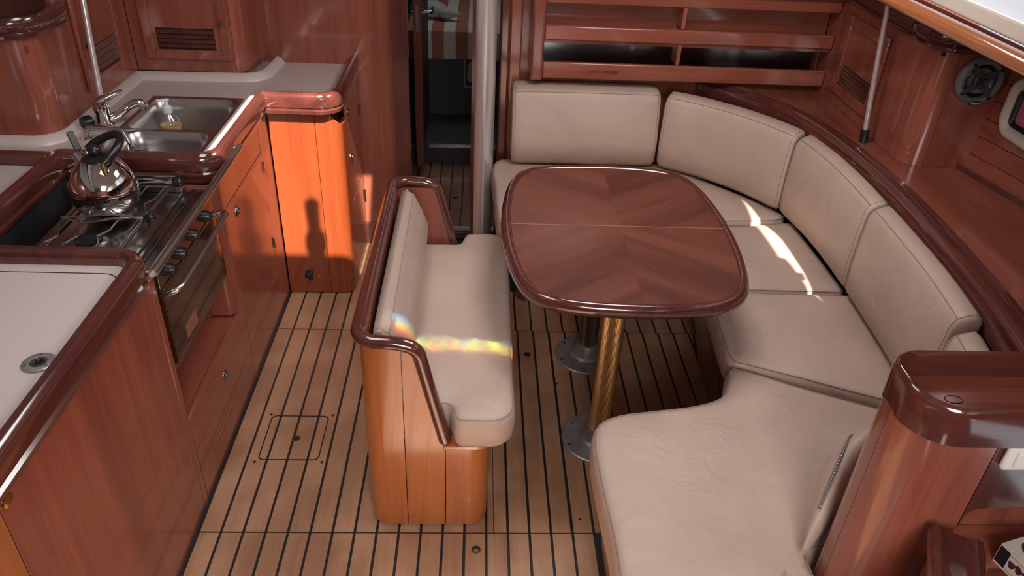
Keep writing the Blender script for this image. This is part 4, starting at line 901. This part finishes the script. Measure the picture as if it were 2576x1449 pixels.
# pillow standing behind the column
pw = thing('pillow', 'beige zipped pillow wedged behind the tray locker', 'pillow', (.95, 1.24, .49))
secs = []
for k in range(15):
    t = k/14; w = math.sin(math.pi*min(.99, max(.012, t)))**.42
    y = 1.140+.26*t; xl = .757+.115*t; hh = .08+.17*math.sin(math.pi*min(1, t*.62+.10)); rx = .016+.095*t
    secs.append([(xl+rx+rx*(-math.cos(a))*(.35+.65*w)+.05*(math.sin(a)*.5+.5)*t, y, .497+hh*.5*w+hh*.5*w*math.sin(a)) for a in [2*math.pi*j/20 for j in range(20)]])
MB().loft(secs).build('pillow_cover', LEATHER2, pw, angle=80)
zp = [V(secs[k][3])+V((-.002, -.002, .001)) for k in range(2, 12)]
zp = smooth(zp, n=4)
MB().tube(zp, .0032, 8).build('zip_tape', plain('zip_grey', (.16, .14, .14), .7), pw)
for a in zp: MB().ball(a+V((-.001, -.004, .001)), .0022, n=6).build('zip_tooth', STEEL, pw)

bi = thing('open_bin', 'open mahogany bin with a rounded rim at the lower right edge', 'bin', (1.0, .80, .0))
D1 = V((-.50, -1, 0)).normalized(); D2 = V((1, -.50, 0)).normalized(); BO_ = V((.962, .990, 0))
MB().obox(BO_, D1, D2, (0, 0, 1), .022, .36, -.03, .03, .0, .748).build('bin_side', WOOD['y'], bi, bevel=.004)
MB().obox(BO_, D1, D2, (0, 0, 1), .0, .36, .0305, .20, .58, .595).build('bin_floor', WOOD['x'], bi)
MB().sweep([BO_+D1*.022+V((0, 0, .762)), BO_+D1*.18+V((0, 0, .762)), BO_+D1*.36+V((0, 0, .762))], [(-.048, -.012), (-.048, .006), (-.044, .013), (-.030, .017), (-.020, .012), (.024, .012), (.034, .017), (.046, .013), (.050, .006), (.050, -.012)]).build('bin_rim', RAIL['y'], bi, angle=35)
bx = thing('cardboard_box', 'small white and orange printed cardboard box in the bin', 'box', (1.17, .96, .5955))
BU = V((.30, -1, 0)).normalized(); BV = V((1, .30, 0)).normalized(); BO = V((1.135, 1.050, .5955)); BH = .055
MB().obox(BO, BU, BV, (0, 0, 1), 0, .20, 0, .085, 0, BH).build('carton', plain('card_white', (.62, .57, .50), .6), bx)
MB().obox(BO, BU, (0, 0, 1), -BV, .002, .026, .006, BH-.004, 0, .0008).build('end_print', BLACK, bx)
for rx, ry, m_, dz in ((.052, .030, BROWNP, 0), (.045, .024, ORANGE, .0006)):
    MB().oprism(BO+V((0, 0, BH+dz)), BU, BV, (0, 0, 1), [(.065+rx*math.cos(a), .048+ry*math.sin(a)) for a in [2*math.pi*k/24 for k in range(24)]], 0, .0008).build('oval_print', m_, bx)
for v in (.006, .047): MB().obox(BO, BU, (0, 0, 1), -BV, .028, .20, v, v+.0018, 0, .0008).build('stripe_print', ORANGE, bx)
for k in range(9):      # blurred brown script along the side
    c = BO+BU*(.038+.016*k)+V((0, 0, .028+.003*math.sin(k*2.1)))-BV*.0004
    MB().oprism(c, BU, (0, 0, 1), -BV, [(.0075*math.cos(a)*(1+.3*math.sin(3*a+k)), .011*math.sin(a)*(1+.25*math.cos(2*a+k))) for a in [2*math.pi*q_/14 for q_ in range(14)]], 0, .0008).build('script_print', BROWNP, bx)
pp_ = thing('folded_paper', 'folded white paper with blue print on the cardboard box', 'paper', (1.20, .95, .655))
MB().obox(BO+V((0, 0, BH+.0022)), BU, BV, V((0, 0, 1)), .02, .19, .045, .15, 0, .004).build('sheet', PAPER, pp_)
MB().oprism(BO+V((0, 0, BH+.0064)), BU, BV, (0, 0, 1), [(p.x, p.y) for p in smooth([(.05, .08, 0), (.065, .07, 0), (.075, .085, 0), (.09, .09, 0), (.08, .10, 0), (.06, .095, 0)], True, 4)], 0, .0006).build('blue_mark', BLUEP, pp_)
